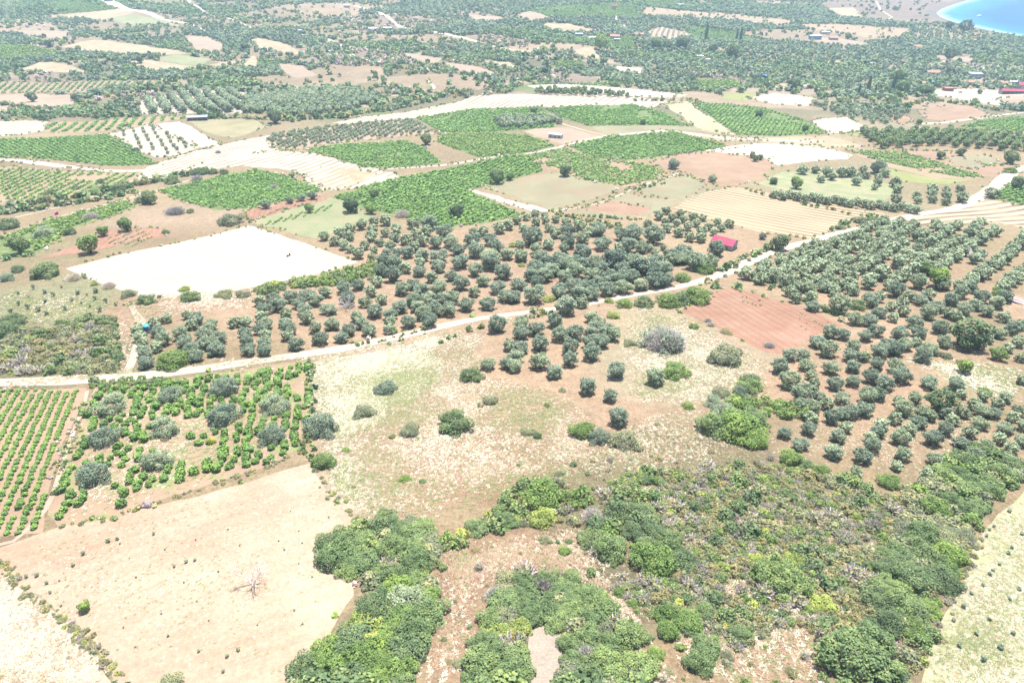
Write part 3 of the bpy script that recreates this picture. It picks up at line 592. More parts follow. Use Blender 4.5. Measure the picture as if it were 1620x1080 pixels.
def trunk_arrays(seed, zc, limbs=4, lean=.05, rad=.055, top=.55):
    r = random.Random(seed); L = []
    fork = zc*.45; fx, fy = r.uniform(-lean, lean), r.uniform(-lean, lean)
    L.append((tubeq([(0, 0, -.04), (fx*.4, fy*.4, fork*.5), (fx, fy, fork)], [rad*1.35, rad, rad*.9], 7), 0))
    for i in range(limbs):
        a = 2*math.pi*(i+r.random()*.6)/limbs; q = .24+.1*r.random(); z2 = zc*(.9+.25*r.random())
        L.append((tubeq([(fx, fy, fork*.92), (fx+math.cos(a)*q*.45, fy+math.sin(a)*q*.45, fork+(z2-fork)*.45), (fx+math.cos(a)*q, fy+math.sin(a)*q, z2)], [rad*.65, rad*.42, rad*.18], 5), 0))
    return cat(L)
# kind -> list of unit prototypes dict(crown=(V,F,T,MI), mats, trunk=(...)|None, zc: crown centre height / width)
PR = {}
def proto(kind, crowns, mats, trunks, zc, lo=None, name='shrub'):
    PR[kind] = dict(cr=crowns, mats=mats, tr=trunks, zc=zc, lo=lo, name=name, me=None)
def mono(c): return (*c, np.zeros(len(c[1]), int))
N = 6
proto('olive', [mono(crown(10+i, 22, .42, .40, 2300, .046, ragged=.30, lobe=(.22, .34), spread=.8)) for i in range(N)], ['leaf_olive'], [trunk_arrays(i, .40, 4) for i in range(N)], .42,
      lo=[mono(crown(50+i, 12, .42, .40, 420, .10, lobe=(.22, .34), spread=.8)) for i in range(5)], name='olive_tree')
proto('tree_dark', [mono(crown(110+i, 12, .46, .44, 2000, .047, lobe=(.2, .36), spread=.8)) for i in range(3)], ['leaf_dark'], [trunk_arrays(20+i, .5, 4) for i in range(3)], .52,
      lo=[mono(crown(150+i, 8, .50, .38, 220, .12)) for i in range(3)], name='tree')
proto('tree_green', [mono(crown(210+i, 12, .44, .42, 2000, .047, lobe=(.2, .36), spread=.8)) for i in range(3)], ['leaf_green'], [trunk_arrays(30+i, .5, 4) for i in range(3)], .50,
      lo=[mono(crown(250+i, 8, .50, .36, 220, .12)) for i in range(3)], name='tree')
def bush(kind, mat, s0, leaves=4800, size=.028, nl=26, hh=.40, asp=1.0, n=3, **k):
    proto(kind, [mono(crown(s0+i, nl, .12, hh, leaves, size, dome=True, asp=asp, lobe=(.18, .34), spread=.9, **k)) for i in range(n)], [mat], None, .26,
          lo=[mono(crown(s0+50+i, 12, .12, hh, 360, .08, dome=True, lobe=(.2, .34), spread=.85)) for i in range(3)], name='shrub')
bush('olivebush', 'leaf_olive', 300, 4800, .027, 26, .42, n=4)
bush('fig', 'leaf_fig', 400); bush('green', 'leaf_green', 500); bush('dark', 'leaf_dark', 600)
proto('bigbush', [mono(crown(440, 60, .10, .36, 11000, .021, dome=True, lobe=(.10, .2), spread=1.05))], ['leaf_fig'], None, .24)
bush('lime', 'leaf_lime', 700, 4200, .029, 24, .34); bush('sage', 'leaf_sage', 800, 4200, .028, 24, .34)
bush('broom', 'leaf_broom', 900, 2800, .045, 22, .34, asp=.25, ragged=.5)
def greymix(i, nt, nl): return cat([(twigs(950+i, nt, .38, .95, thick=.006, length=.13), 0), (crown(960+i, 16, .08, .32, nl, .035, dome=True, lobe=(.18, .3), spread=.9), 1)])
proto('grey', [greymix(i, 2400, 420) for i in range(3)], ['twig_grey', 'leaf_sage'], None, .2, lo=[cat([(twigs(970+i, 130, .38, .9, thick=.03, length=.3), 0), (crown(980+i, 6, .1, .3, 60, .13, dome=True), 1)]) for i in range(2)])
proto('greyolive', [cat([(twigs(1950, 4200, .42, 1.0, .05, thick=.0045, length=.10), 0), (crown(1960, 24, .1, .40, 2400, .026, dome=True, lobe=(.16, .3), spread=.95), 1)])], ['twig_grey', 'leaf_olive'], None, .26)
proto('yellow', [cat([(crown(1100, 10, .1, .36, 700, .05, dome=True), 0), (crown(1101, 10, .12, .38, 420, .045, dome=True), 1)])], ['leaf_green', 'leaf_yellow'], None, .22,
      lo=[mono(crown(1102, 6, .1, .35, 80, .13, dome=True))])
proto('vine', [mono(crown(1200+i, 6, .30, .34, 170, .16, dome=True, lobe=(.4, .6))) for i in range(5)], ['leaf_vine'], None, .30,
      lo=[mono(crown(1250+i, 3, .30, .36, 14, .42, dome=True, lobe=(.5, .7))) for i in range(6)], name='grapevine')
PR['vinefull'] = dict(PR['vine'], lo=None, me=None)
proto('young', [mono(crown(1300+i, 6, .55, .5, 150, .14, lobe=(.3, .5))) for i in range(3)], ['leaf_olive'], [trunk_arrays(60+i, .5, 3, rad=.03) for i in range(3)], .6,
      lo=[mono(crown(1320+i, 4, .5, .45, 26, .3)) for i in range(3)], name='young_olive_tree')
proto('woods', [mono(crown(1400+i, 5, .36, .36, 15, .40, lobe=(.4, .6))) for i in range(6)], ['leaf_olive'], None, .45, name='woodland')
# cypress: tall spindle
def cyp(seed):
    r = np.random.default_rng(seed); n = 1100; z = r.random(n)**.9; a = r.random(n)*2*np.pi; rr = .11*np.sin(np.pi*np.clip(z*.92+.08, 0, 1))**.6*(.8+.3*r.random(n))
    p = np.stack([np.cos(a)*rr, np.sin(a)*rr, z*.96+.04], -1); nn = np.stack([np.cos(a), np.sin(a), .3+0*a], -1)+rdir(n, r)*.4; nn /= np.linalg.norm(nn, axis=1)[:, None]
    V, Fc = quads(p, nn, np.full(n, .04), 1.5, r); return V, Fc, r.random(n)
CYP = mono(cyp(5))
# shared meshes for the individual plants
def pmesh(kind, i):
    p = PR[kind]
    if p['me'] is None: p['me'] = {}
    i %= len(p['cr'])
    if i not in p['me']:
        V, Fc, T, Mi = p['cr'][i]; c = mesh_np(p['name']+'_crown', V, Fc, [M[m] for m in p['mats']], Mi, T)
        tr = None
        if p['tr']: V, Fc, T, Mi = p['tr'][i % len(p['tr'])]; tr = mesh_np(p['name']+'_trunk', V, Fc, [M['bark']], Mi, T, smooth=True)
        p['me'][i] = (c, tr)
    return p['me'][i]
def place(kind, x, y, width, hs=1.0, label=None, cat_=None, group=None, name=None, i=None, rz=None):
    p = PR[kind]; i = int(rng.integers(100)) if i is None else i; rz = rng.random()*6.28 if rz is None else rz
    c, tr = pmesh(kind, i); z = float(Hf(x, y)); nm = name or p['name']
    if tr:
        o = empty(nm, (x, y, z), rz, (width, width, width*hs)); link('trunk', tr, o); link('crown', c, o)
    else:
        o = link(nm, c, None, (x, y, z-.02*width), (0, 0, rz), (width, width*(.9+.2*rng.random()), width*hs))
    return tag(o, label, cat_ or nm.replace('_', ' '), group)
def place_px(kind, items, hs=1.0):
    """crown centre pixel + crown width in pixels -> x, y, width in metres"""
    a = np.array([it[:3] for it in items], float); zc = PR[kind]['zc']; dy = np.zeros(len(a))
    for _ in range(3):
        q = P(a[:, 0], a[:, 1]+dy); d = depth(q); wd = a[:, 2]*d/F; dep = np.arctan2(CAMZ-q[:, 2], q[:, 1]); dy = zc*hs*wd*np.cos(dep)/d*F
    return q[:, 0], q[:, 1], wd
def stuff_mesh(name, label, kinds, X, Y, Wd, K, hs=None, cat_=None, extra=None, sink=0.0):
    """merge many low detail plants into ONE object. K: index into kinds (kind, material override or None)"""
    Vs = []; Fs = []; Ts = []; Ms = []; off = 0; mats = []
    hs = np.ones(len(X)) if hs is None else hs; Z = Hf(X, Y); rot = rng.random(len(X))*6.28
    for ki, (kind, mo) in enumerate(kinds):
        p = PR[kind]; L = p['lo'] or p['cr']; mb = len(mats); mats += [M[mo]] if mo else [M[m] for m in p['mats']]
        sel = np.where(K == ki)[0]; var = rng.integers(len(L), size=len(sel))
        for v in range(len(L)):
            s = sel[var == v]; n = len(s)
            if not n: continue
            V, Fc, T, Mi = L[v]; c, sn = np.cos(rot[s]), np.sin(rot[s])
            x = V[None, :, 0]*c[:, None]-V[None, :, 1]*sn[:, None]; y = V[None, :, 0]*sn[:, None]+V[None, :, 1]*c[:, None]
            w_ = Wd[s][:, None]; out = np.stack([X[s][:, None]+x*w_, Y[s][:, None]+y*w_, Z[s][:, None]+V[None, :, 2]*w_*hs[s][:, None]-sink], -1)
            Vs.append(out.reshape(-1, 3)); Fs.append((Fc[None]+(np.arange(n)*len(V))[:, None, None]+off).reshape(-1, Fc.shape[1])); off += n*len(V)
            Ts.append(np.clip(T[None]+rng.normal(size=(n, 1))*.16, 0, 1).ravel()); Ms.append(np.tile(Mi if not mo else Mi*0, n)+mb)
    o = link(name, mesh_np(name, np.concatenate(Vs), np.concatenate(Fs), mats, np.concatenate(Ms), np.concatenate(Ts)))
    return tag(o, label, cat_, None, 'stuff')
# ============================================================ PLANT LISTS (crown centre x, y, crown width; photo pixels via zoom frames)
def Z(x0, y0, k, L): return [(x0+a/k, y0+b_/k, c/k) for a, b_, c in L]
G = {}   # grove -> list, label text
G['left'] = ('small block beside the blue barrel', Z(0, 400, 4, [(885,480,90),(895,530,90),(910,570,85),(925,620,100),(940,685,110),(1060,410,80),(985,440,90),(1010,490,100),(1040,540,110),(1000,590,90),(1190,390,75),(1250,410,110),(1220,450,90),(1340,450,100),(1150,505,110),(1180,555,110),(1300,500,110),(1220,600,120),(1310,565,120),(1250,645,110),(1390,530,110),(1385,595,130)]))
G['leftrows'] = ('rows left of the dense grove', Z(0, 400, 4, [(1490,435,90),(1560,435,90),(1560,500,95),(1570,550,95),(1580,605,100)])+Z(405, 400, 4, [(30,300,90),(60,350,100),(40,400,90),(60,440,110),(30,480,95),(65,520,90),(60,570,100),(62,615,95),(110,280,100),(150,325,110),(195,380,90),(195,430,100),(215,475,95),(205,520,90),(260,570,105),(225,270,100),(280,310,100),(310,355,100),(325,410,100),(380,470,90),(415,530,120),(330,250,100),(380,295,100),(440,245,90),(465,345,105),(490,440,110),(540,525,100),(595,485,100),(560,215,100),(650,195,95),(590,275,110),(730,240,90),(695,305,90),(800,290,85),(750,365,110),(640,400,90),(680,440,100),(715,485,105),(850,380,100),(850,430,90),(850,475,85),(770,180,90)]))
G['mid'] = ('dense grove above the road', Z(405, 400, 4, [(815,40,120),(885,60,110),(800,110,100),(870,135,120),(950,90,90),(1040,110,95),(1040,60,80),(1160,75,110),(1290,55,110),(1385,105,105),(1480,55,130),(1560,110,130),(1440,170,95),(1530,210,110),(1300,185,115),(1170,190,100),(1115,150,90),(1240,140,95),(1380,240,85),(1470,310,115),(1330,320,110),(1580,265,110),(1240,270,115),(930,220,110),(990,190,100),(1040,235,120),(1090,280,110),(1000,290,110),(910,330,115),(1180,290,100),(1060,370,120),(1130,350,120),(1220,350,110),(1100,415,125),(970,430,105),(1020,330,100),(1150,230,100)])+Z(810, 400, 4, [(60,20,90),(180,20,120),(300,30,140),(250,90,130),(360,70,110),(150,90,130),(400,100,130),(120,135,100),(200,130,120),(330,150,110),(450,60,110),(500,120,120),(560,170,120),(620,130,120),(560,85,110),(660,40,150),(700,100,130),(760,50,110),(820,70,150),(900,100,140),(960,90,110),(900,160,140),(975,160,110),(690,160,120),(750,140,110),(810,190,105),(700,205,120),(600,220,120),(480,200,120),(400,200,120),(300,240,120),(420,250,120),(500,250,110),(160,185,100),(140,260,140),(40,190,110),(15,270,110),(1010,30,110),(1080,20,110),(1150,50,140),(220,50,110),(440,310,90)]))
G['top'] = ('upper grove below the vineyard', Z(405, 180, 4, [(505,800,80),(530,745,80),(600,720,80),(670,700,80),(590,770,80),(560,825,80),(600,850,70),(650,880,90),(690,830,75),(735,900,60),(750,680,75),(730,770,90),(785,810,70),(820,750,70),(850,830,80),(820,670,90),(890,720,80),(950,790,90),(880,780,80),(750,860,60),(1095,685,110),(1000,690,90),(1020,760,90),(1190,735,110),(1080,740,90),(1060,800,90),(1140,810,100),(1230,800,110),(960,870,100),(860,900,130),(1000,840,90),(1160,890,120),(1280,850,110),(1370,790,110),(1440,740,80),(1480,790,100),(1400,860,120),(1480,900,140),(1520,830,100),(1590,880,100),(1540,720,90),(1600,700,80),(1380,750,80),(1300,920,100),(1050,890,100),(740,730,80)])
  +Z(810, 180, 4, [(30,670,70),(90,650,60),(145,625,60),(205,640,55),(150,680,70),(215,670,60),(275,665,60),(335,680,60),(70,720,65),(230,720,65),(120,770,150),(60,890,95),(50,830,75),(150,850,80),(230,820,90),(270,750,90),(350,740,105),(350,800,115),(430,705,90),(440,780,100),(545,720,125),(490,740,80),(570,810,120),(690,760,100),(765,735,140),(890,760,150),(730,830,120),(810,840,100),(680,845,90),(870,850,60),(900,880,60),(955,845,50),(450,870,130),(330,850,75),(1080,850,110),(1000,890,120),(1060,905,110),(1180,910,130),(1250,940,110),(640,910,150),(780,940,145),(900,930,120),(400,930,120),(300,915,120),(200,915,115),(520,930,100)]))
G['shed'] = ('small block behind the red-roofed shed', Z(810, 180, 4, [(860,690,65),(925,640,72),(975,610,62),(1010,655,62),(1060,630,62),(965,680,60),(1040,690,60),(1085,665,60),(1140,645,62),(1205,655,58),(1295,680,62),(1370,690,70),(1110,710,70),(1165,690,60),(1240,710,62),(1320,720,60),(980,720,70),(1050,745,80),(1200,740,80),(1275,745,60),(1120,775,80),(1190,780,80)]))
G['centre'] = ('cluster below the road', Z(810, 400, 4, [(270,425,110),(500,400,100),(60,440,110),(150,470,120),(60,500,110),(300,510,120),(400,500,120),(540,440,120),(600,480,120),(635,510,110),(500,500,100),(170,570,120),(50,590,120),(20,650,115),(370,590,120),(360,670,110),(500,560,120),(500,625,125),(570,555,110),(175,680,130),(265,740,120),(20,705,110)])+Z(405, 400, 4, [(1470,690,110),(1600,580,90),(1590,690,100)]))
G['rightlow'] = ('grove right of the red field', Z(1215, 400, 4, [(540,410,110),(640,420,110),(700,370,100),(780,405,80),(850,365,90),(770,335,80),(430,320,150),(280,325,105),(270,275,90),(170,280,90),(130,240,90),(250,215,100),(350,200,110),(410,240,90),(640,300,110),(690,275,90),(840,310,90),(800,230,120),(760,200,90),(940,180,115),(960,290,100),(880,270,90),(1010,260,90),(1100,190,110),(1060,330,110),(1000,375,110),(920,430,110),(1150,285,110),(1210,245,100),(1260,200,110),(1130,375,90),(1180,395,90),(1230,355,100),(1300,320,100),(1370,360,95),(1340,270,110),(1430,310,100),(1490,270,100),
 (380,490,110),(470,510,95),(300,550,115),(370,600,130),(540,575,95),(610,520,95),(675,490,95),(830,500,110),(940,490,110),(750,570,120),(700,605,120),(860,570,110),(800,610,110),(930,560,80),(520,640,110),(600,650,85),(680,700,95),(530,710,100),(800,710,110),(830,770,130),(970,640,120),(1020,600,100),(1080,470,110),(1100,560,95),(130,640,100),(220,640,95),(70,710,120),(240,700,110),(270,770,80),(130,800,140),(390,720,110),(420,820,110),(530,800,100),(640,780,110),(720,810,130),(290,820,80),(1510,600,80),(1450,500,100),(1540,470,115),(1480,400,90),(1590,450,90),(1570,560,90),(1380,540,80),(1330,570,90),(1600,800,80),(1590,660,75),(1010,800,95),(1180,810,95)]))
G['rightrows'] = ('rows above the scrub hillside', Z(1215, 600, 4, [(220,90,160),(200,150,110),(320,110,100),(270,165,110),(370,155,95),(460,110,110),(400,235,110),(460,210,100),(520,195,115),(620,100,130),(600,180,120),(690,90,100),(270,240,95),(250,310,100),(200,400,110),(100,330,100),(440,350,110),(480,300,90),(400,450,120),(590,480,125),(650,410,115),(680,320,105),(640,365,90),(710,280,95),(550,580,85),(830,360,130),(890,310,95),(845,470,105),(1030,370,120),(1110,310,105),(1045,500,110),(995,600,95),(805,545,80),(1210,390,105),(1270,330,95),(1310,470,110),(1370,420,100),(1490,500,110),(1530,430,95),(1450,370,95),(1490,300,110),(1330,270,110),(940,260,110),(850,180,120),(790,240,95),(820,130,85),(920,115,95),(1110,200,100),(1160,250,90),(1220,200,95),(960,200,100),(1020,225,90),(1290,150,95),(1350,190,110),(1420,200,100),(1350,100,80),(1210,90,75),(1180,30,100),(1010,20,100),(1490,110,85),(1440,150,90),(1570,190,85),(1540,230,85),(1590,380,105),(1605,290,85),(1600,590,80)]))
# dense upper right grove: lattice in the ground, rows as in the photograph
TOPRIGHT = [(1172, 440), (1245, 398), (1330, 382), (1385, 352), (1470, 354), (1500, 362), (1560, 360), (1578, 372), (1560, 400), (1530, 425), (1480, 436), (1440, 450), (1400, 458), (1330, 470), (1240, 462)]
FARRIGHT = [(1590, 372), (1660, 376), (1660, 450), (1590, 470), (1520, 470), (1500, 450), (1540, 420)]
# single, describable olives and trees: kind, px, py, w, label
SINGLE = [
 ('olive', 975+0, 585, 32, 'round olive tree alone right of the central cluster, near the grey twiggy bush'),
 ('olive', 928.5, 610, 31, 'round olive tree standing alone on reddish soil below the central cluster'),
 ('olive', 965, 625, 25, 'smaller narrow olive tree, middle of the line of three going down the slope'),
 ('olive', 977, 658, 35, 'lowest olive of the three below the central cluster, with dark shadow at its left'),
 ('olive', 1035, 595, 33, 'grey-green olive tree touching the left side of a bright green round bush'),
 ('olive', 787, 512, 33, 'lone olive tree just below the dirt road on red soil, left of the central cluster'),
 ('olive', 893, 482, 38, 'largest dark olive tree overhanging the dirt road at the centre'),
 ('olive', 1133, 392, 30, 'dark dense olive tree in front of the red-roofed shed'),
 ('olive', 1205, 373, 13, 'small slim olive tree between the shed and the large round tree'),
 ('tree_dark', 1232, 380, 31, 'large round dark tree beside the dirt road right of the red-roofed shed'),
 ('tree_dark', 1527, 522, 62, 'largest spreading grey-green tree in the right-hand orchard'),
 ('tree_dark', 1483, 630, 46, 'wide dark tree with deep shadow in the rows at right'),
 ('tree_green', 1482, 436, 38, 'yellow-green fig tree amid the upper right olive grove'),
 ('tree_green', 1460, 422, 26, 'smaller yellow-green tree touching the fig in the upper right olive grove'),
 ('tree_green', 1523, 577, 27, 'bright green tree standing at the edge of the dry grass terrace at right'),
 ('tree_green', 1576, 557, 27, 'bright green tree at the right below the orchard, leftmost of the far right group'),
 ('tree_green', 144, 384, 35, 'green tree alone on red soil beside the bleached field, at left'),
 ('tree_green', 201, 353, 26, 'green low-branched tree above the red plot with vine seedlings, at left'),
 ('tree_dark', 36, 383, 36, 'dark green tree at the left edge of the vineyard strip'),
 ('tree_green', 165, 364, 20, 'small green tree between the grey tree and the red plot'),
 ('tree_dark', 238, 310, 26, 'dark round tree at the end of the hedge above the bright vineyard strip'),
 ('tree_dark', 723, 331, 27, 'dark round tree in the vineyard above the large olive grove'),
 ('tree_dark', 893, 268, 22, 'dark round tree at the top corner of the grey-green pasture'),
 ('tree_dark', 787, 277, 27, 'dark tree in the vineyard left of the pasture, the larger of two'),
 ('tree_dark', 807, 278, 14, 'dark tree at the pasture edge, the smaller of two'),
 ('tree_dark', 556, 321, 30, 'broad dark tree between the garden plot and the vineyard'),
 ('tree_dark', 593, 305, 19, 'dark tree in the vineyard above the garden plot'),
 ('tree_green', 587, 329, 19, 'light green tree at the corner of the vineyard above the olive grove'),
 ('tree_green', 490, 328, 17, 'green tree standing among seedling rows in the garden plot'),
 ('olive', 421, 323, 17, 'small olive tree on red soil, leftmost of the four along the vineyard edge'),
 ('olive', 460, 316, 14, 'small olive tree on red soil, second of the four along the vineyard edge'),
 ('olive', 477, 312, 15, 'small olive tree on red soil, third of the four along the vineyard edge'),
 ('olive', 495, 309, 16, 'small olive tree on red soil, rightmost of the four along the vineyard edge'),
 ('olive', 513, 373, 18, 'olive tree set apart at the upper left corner of the large grove'),
 ('olive', 1066, 259, 20, 'sparse tree with dark shadow alone on the brown field'),
 ('olive', 1127, 282, 15, 'sparse tree at the lower edge of the brown field'),
 ('olive', 462, 277, 10, 'tiny olive tree on the boundary strip of the tan field'),
 ('tree_dark', 1486, 244, 15, 'dark round tree on the brown plot, left of two'),
 ('tree_dark', 1518, 239, 15, 'dark round tree on the brown plot, right of two'),
 ('tree_dark', 1596, 246, 26, 'broad dark tree at the right-hand end of the long hedge'),
 ('tree_dark', 1606, 287, 24, 'dark round tree above the track junction at right'),
 ('olive', 1567, 304, 21, 'sparse olive tree leaning beside the track junction at right'),
 ('tree_green', 1259, 288, 22, 'yellow-green tree in the weedy plot above the raked field'),
 ('tree_dark', 1223, 285, 13, 'small dark tree at the left of the weedy plot'),
 ('tree_dark', 675, 219, 20, 'dark tree at the corner of two vineyards near the young olive plot'),
 ('tree_dark', 1189, 245, 9, 'small dark tree at the corner of the brown field, topmost of the row'),
 ('tree_dark', 1190, 242, 8, 'small dark tree touching the topmost one by the brown field'),
 ('tree_dark', 1194, 249, 12, 'dark tree right of the brown field, biggest of its row'),
 ('tree_dark', 1202, 248, 10, 'dark tree right of the brown field, right-hand end of its row'),
 ('tree_dark', 437, 183, 24, 'dark spreading tree at the top edge of the dry grass field'),
 ('tree_dark', 1549, 144, 9, 'dark round tree in the bright farm yard'),
 ('tree_dark', 1468, 142, 17, 'dark round tree at the left end of the farm yard'),
 ('tree_green', 136, 958, 21, 'small green fig tree casting a dark shadow on the bare field'),
 ('tree_dark', 1278, 184, 6, 'small tree on the stony field'),
]
SINGLE = [s for s in SINGLE if s[4] != 'small tree on the stony field']
# individually described shrubs
B = [
 ('tree_dark', 0, 0, 0, ''),
 ('green', 277, 565, 52, 'large yellow-green bush beside the dirt road at the foot of the left grove'),
 ('fig', 720, 663, 60, 'large round bright green bush alone in the dry grass field'),
 ('olivebush', 611, 611, 38, 'dark round olive bush alone in the white dry grass above the big green bush'),
 ('sage', 575, 648, 36, 'loose grey-green bush right of the vines, left of the lone round bush'),
 ('fig', 745, 590, 38, 'spreading green bush left of the central cluster'),
 ('olivebush', 507, 670, 58, 'large dark round bush at the corner where the vines meet the dry grass'),
 ('green', 511, 728, 38, 'green and yellow bush at the top corner of the bare field'),
 ('green', 1067, 583, 44, 'bright green round bush beside the isolated olive tree'),
 ('greyolive', 1052, 532, 74, 'large grey twiggy half-dead bush left of the red field'),
 ('sage', 1145, 556, 62, 'large loose grey-green bush below the red field corner'),
 ('lime', 970, 497, 22, 'yellow bush beside the track at the centre'),
 ('green', 987, 478, 26, 'green bush at the track bend, left of the hedge'),
 ('lime', 964, 474, 16, 'yellow-green bush touching the track bend'),
 ('dark', 1020, 475, 32, 'dark green bush, left end of the hedge by the red field'),
 ('green', 1056, 472, 40, 'yellow-green bush, second in the hedge by the red field'),
 ('dark', 1078, 470, 36, 'dark green bush in the middle of the hedge by the red field'),
 ('green', 1102, 464, 48, 'bright green bush, right end of the hedge by the red field'),
 ('dark', 1187, 600, 34, 'dark green bush left of the long green hedge'),
 ('fig', 1187, 608, 40, 'mixed green bush above the long hedge'),
 ('olivebush', 1171, 617, 26, 'small round grey-green bush below the mixed green bush'),
 ('olivebush', 1127, 632, 30, 'dark grey-green bush at the left of the largest green clump'),
 ('sage', 1140, 618, 32, 'pale green bush behind the dark grey-green one'),
 ('fig', 1130, 668, 62, 'green bush at the left side of the big clump below the orchard'),
 ('green', 1165, 668, 80, 'yellow-green bush in the middle of the big clump below the orchard'),
 ('fig', 1188, 660, 60, 'dark green bush at the right side of the big clump below the orchard'),
 ('olivebush', 1145, 650, 46, 'grey-green bush at the top of the big clump below the orchard'),
 ('green', 1192, 690, 50, 'green bush at the lowest corner of the big clump below the orchard'),
 ('green', 922, 678, 44, 'bright yellow-green bush left of the olive bush under the three olives'),
 ('olivebush', 947, 688, 38, 'dark olive bush between the yellow-green and the pale sage bush'),
 ('sage', 990, 694, 50, 'pale grey-green sage bush right of the dark olive bush'),
 ('green', 1088, 640, 20, 'small bright green bush alone on the dry slope'),
 ('sage', 1040, 670, 10, 'small grey bush on the dry slope'),
 ('green', 1250, 722, 38, 'bright green bush at the left end of the scrub edge under the orchard'),
 ('fig', 1275, 735, 28, 'green bush beside the bright green bush at the scrub edge'),
 ('green', 1300, 742, 28, 'green bush, third along the scrub edge under the orchard'),
 ('green', 1406, 760, 36, 'bright green bush standing at the pale corner below the orchard rows'),
 ('sage', 648, 677, 36, 'low green-brown bush in dry grass left of the big round bush'),
 ('sage', 775, 630, 28, 'low pale green bush right of the spreading green bush'),
 ('sage', 835, 680, 24, 'pale bluish weed clump in the dry field left of the bright bush'),
 ('dark', 850, 688, 16, 'small green bush beside the bluish weed clump'),
 ('green', 1098, 515, 16, 'green weed bush between the red field and the grey twiggy bush'),
 ('sage', 995, 540, 22, 'grey-green bush right of the central cluster'),
 ('broom', 1148, 522, 20, 'tall olive-brown bush at the left corner of the red field'),
 ('grey', 1217, 545, 20, 'bare grey shrub on the red field'),
 ('grey', 1125, 512, 16, 'grey dead brush along the red field edge, left piece'),
 ('grey', 1120, 506, 14, 'grey dead brush along the red field edge, upper piece'),
 ('dark', 75, 425, 46, 'broad green bush at the lower left corner of the bleached field'),
 ('grey', 117, 437, 28, 'grey-brown bush left of the bleached field corner'),
 ('olivebush', 12, 437, 26, 'grey-green bush at the left edge above the green meadow'),
 ('dark', 28, 424, 22, 'dark bush behind the grey-green bush at the left edge'),
 ('lime', 150, 447, 14, 'slim yellow-green bush left of the bleached field'),
 ('grey', 173, 450, 26, 'pale grey bush at the lower edge of the bleached field'),
 ('sage', 203, 462, 26, 'yellowish bush at the lower edge of the bleached field'),
 ('fig', 232, 472, 30, 'green bush below the lower corner of the bleached field'),
 ('lime', 293, 455, 18, 'yellow-green tall bush on the lower edge of the bleached field'),
 ('fig', 302, 467, 34, 'dark green low bush on the lower edge of the bleached field'),
 ('sage', 355, 463, 30, 'olive green bush along the lower edge of the bleached field'),
 ('sage', 385, 463, 26, 'grey bush along the lower edge of the bleached field'),
 ('dark', 8, 520, 44, 'dark green bush at the left edge below the green meadow'),
 ('dark', 20, 505, 40, 'dark bush above the one at the left edge'),
 ('grey', 144, 340, 26, 'grey leafless tree-like bush above the red plot at left'),
 ('olivebush', 72, 366, 36, 'dark green bush left of the grey leafless bush'),
 ('grey', 66, 360, 20, 'grey twiggy bush in the vineyard strip at left'),
 ('dark', 112, 365, 22, 'dark green bush between the twiggy bush and red plot'),
 ('dark', 14, 352, 34, 'dark broad bush at the far left of the vineyard strip'),
 ('dark', 225, 315, 22, 'dark bush at the left side of the hedge-end tree'),
 ('grey', 277, 332, 34, 'pale grey bush on the pinkish bank at left'),
 ('fig', 302, 333, 14, 'small green bush on the pinkish bank'),
 ('sage', 365, 345, 38, 'pale green bush right of the pinkish bank'),
 ('dark', 262, 366, 13, 'small dark bush right of the red plot'),
 ('dark', 81, 303, 22, 'dark bush in the striped vineyard at left'),
 ('dark', 120, 296, 12, 'small dark bush in the striped vineyard at left'),
 ('dark', 160, 286, 15, 'dark bush at the track in the striped vineyard'),
 ('dark', 275, 283, 26, 'broad dark bush on the bank between field and vineyard, left of the middle'),
 ('dark', 186, 297, 28, 'dark bush at the left end of the bank hedge'),
 ('dark', 318, 270, 24, 'dark bush on the bank hedge, third from the right'),
 ('dark', 337, 270, 18, 'dark bush on the bank hedge, second from the right'),
 ('dark', 354, 271, 17, 'dark round bush at the right end of the bank hedge'),
 ('dark', 223, 287, 15, 'dark bush on the bank hedge above the track'),
 ('dark', 242, 285, 12, 'small dark bush on the bank hedge above the track'),
 ('grey', 312, 280, 22, 'pale grey bush under the bank hedge'),
 ('grey', 637, 337, 28, 'pale grey bare bush on the top edge of the olive grove'),
 ('grey', 434, 294, 16, 'grey bush amid the vineyard below the tan field'),
 ('grey', 345, 240, 12, 'grey bush on the harvested field'),
 ('dark', 215, 236, 14, 'dark bush at the corner of the young olive plot'),
 ('dark', 458, 212, 11, 'dark bush at the left tip of the young olive plot'),
 ('sage', 435, 211, 13, 'grey bush at the left tip of the young olive plot'),
 ('grey', 554, 482, 20, 'pale grey twiggy bush between olive rows'),
 ('lime', 869, 471, 22, 'yellow-green bush in the grove near the road'),
 ('green', 1078, 437, 27, 'green bush at the right end of the large grove'),
 ('green', 1115, 422, 34, 'green bush beside the track below the red-roofed shed'),
 ('lime', 825, 418, 12, 'small yellow bush in the middle of the large grove'),
 ('lime', 812, 386, 16, 'yellow-green bush in the top of the large grove'),
 ('fig', 1355, 480, 32, 'green bush at the lower end of the upper right grove'),
 ('green', 1580, 460, 26, 'green bush at the right end of the orchard rows'),
 ('grey', 1512, 545, 30, 'pale grey bare bush under the largest tree at right'),
 ('sage', 1495, 560, 22, 'olive-grey bush left of the pale bare bush'),
 ('green', 1557, 618, 22, 'bright green low bush beside the ditch at right'),
 ('grey', 1548, 398, 26, 'grey dead bush in the upper right grove beside the heap'),
 ('fig', 1380, 347, 18, 'green bush at the corner of the raked field'),
 ('sage', 1362, 347, 22, 'dry olive bush along the raked field edge'),
 ('sage', 1330, 358, 16, 'dry bush on the pink bank of the raked field'),
 ('green', 1597, 268, 20, 'green bush above the track junction at right'),
 ('dark', 1350, 209, 7, 'tiny dark bush'),
]
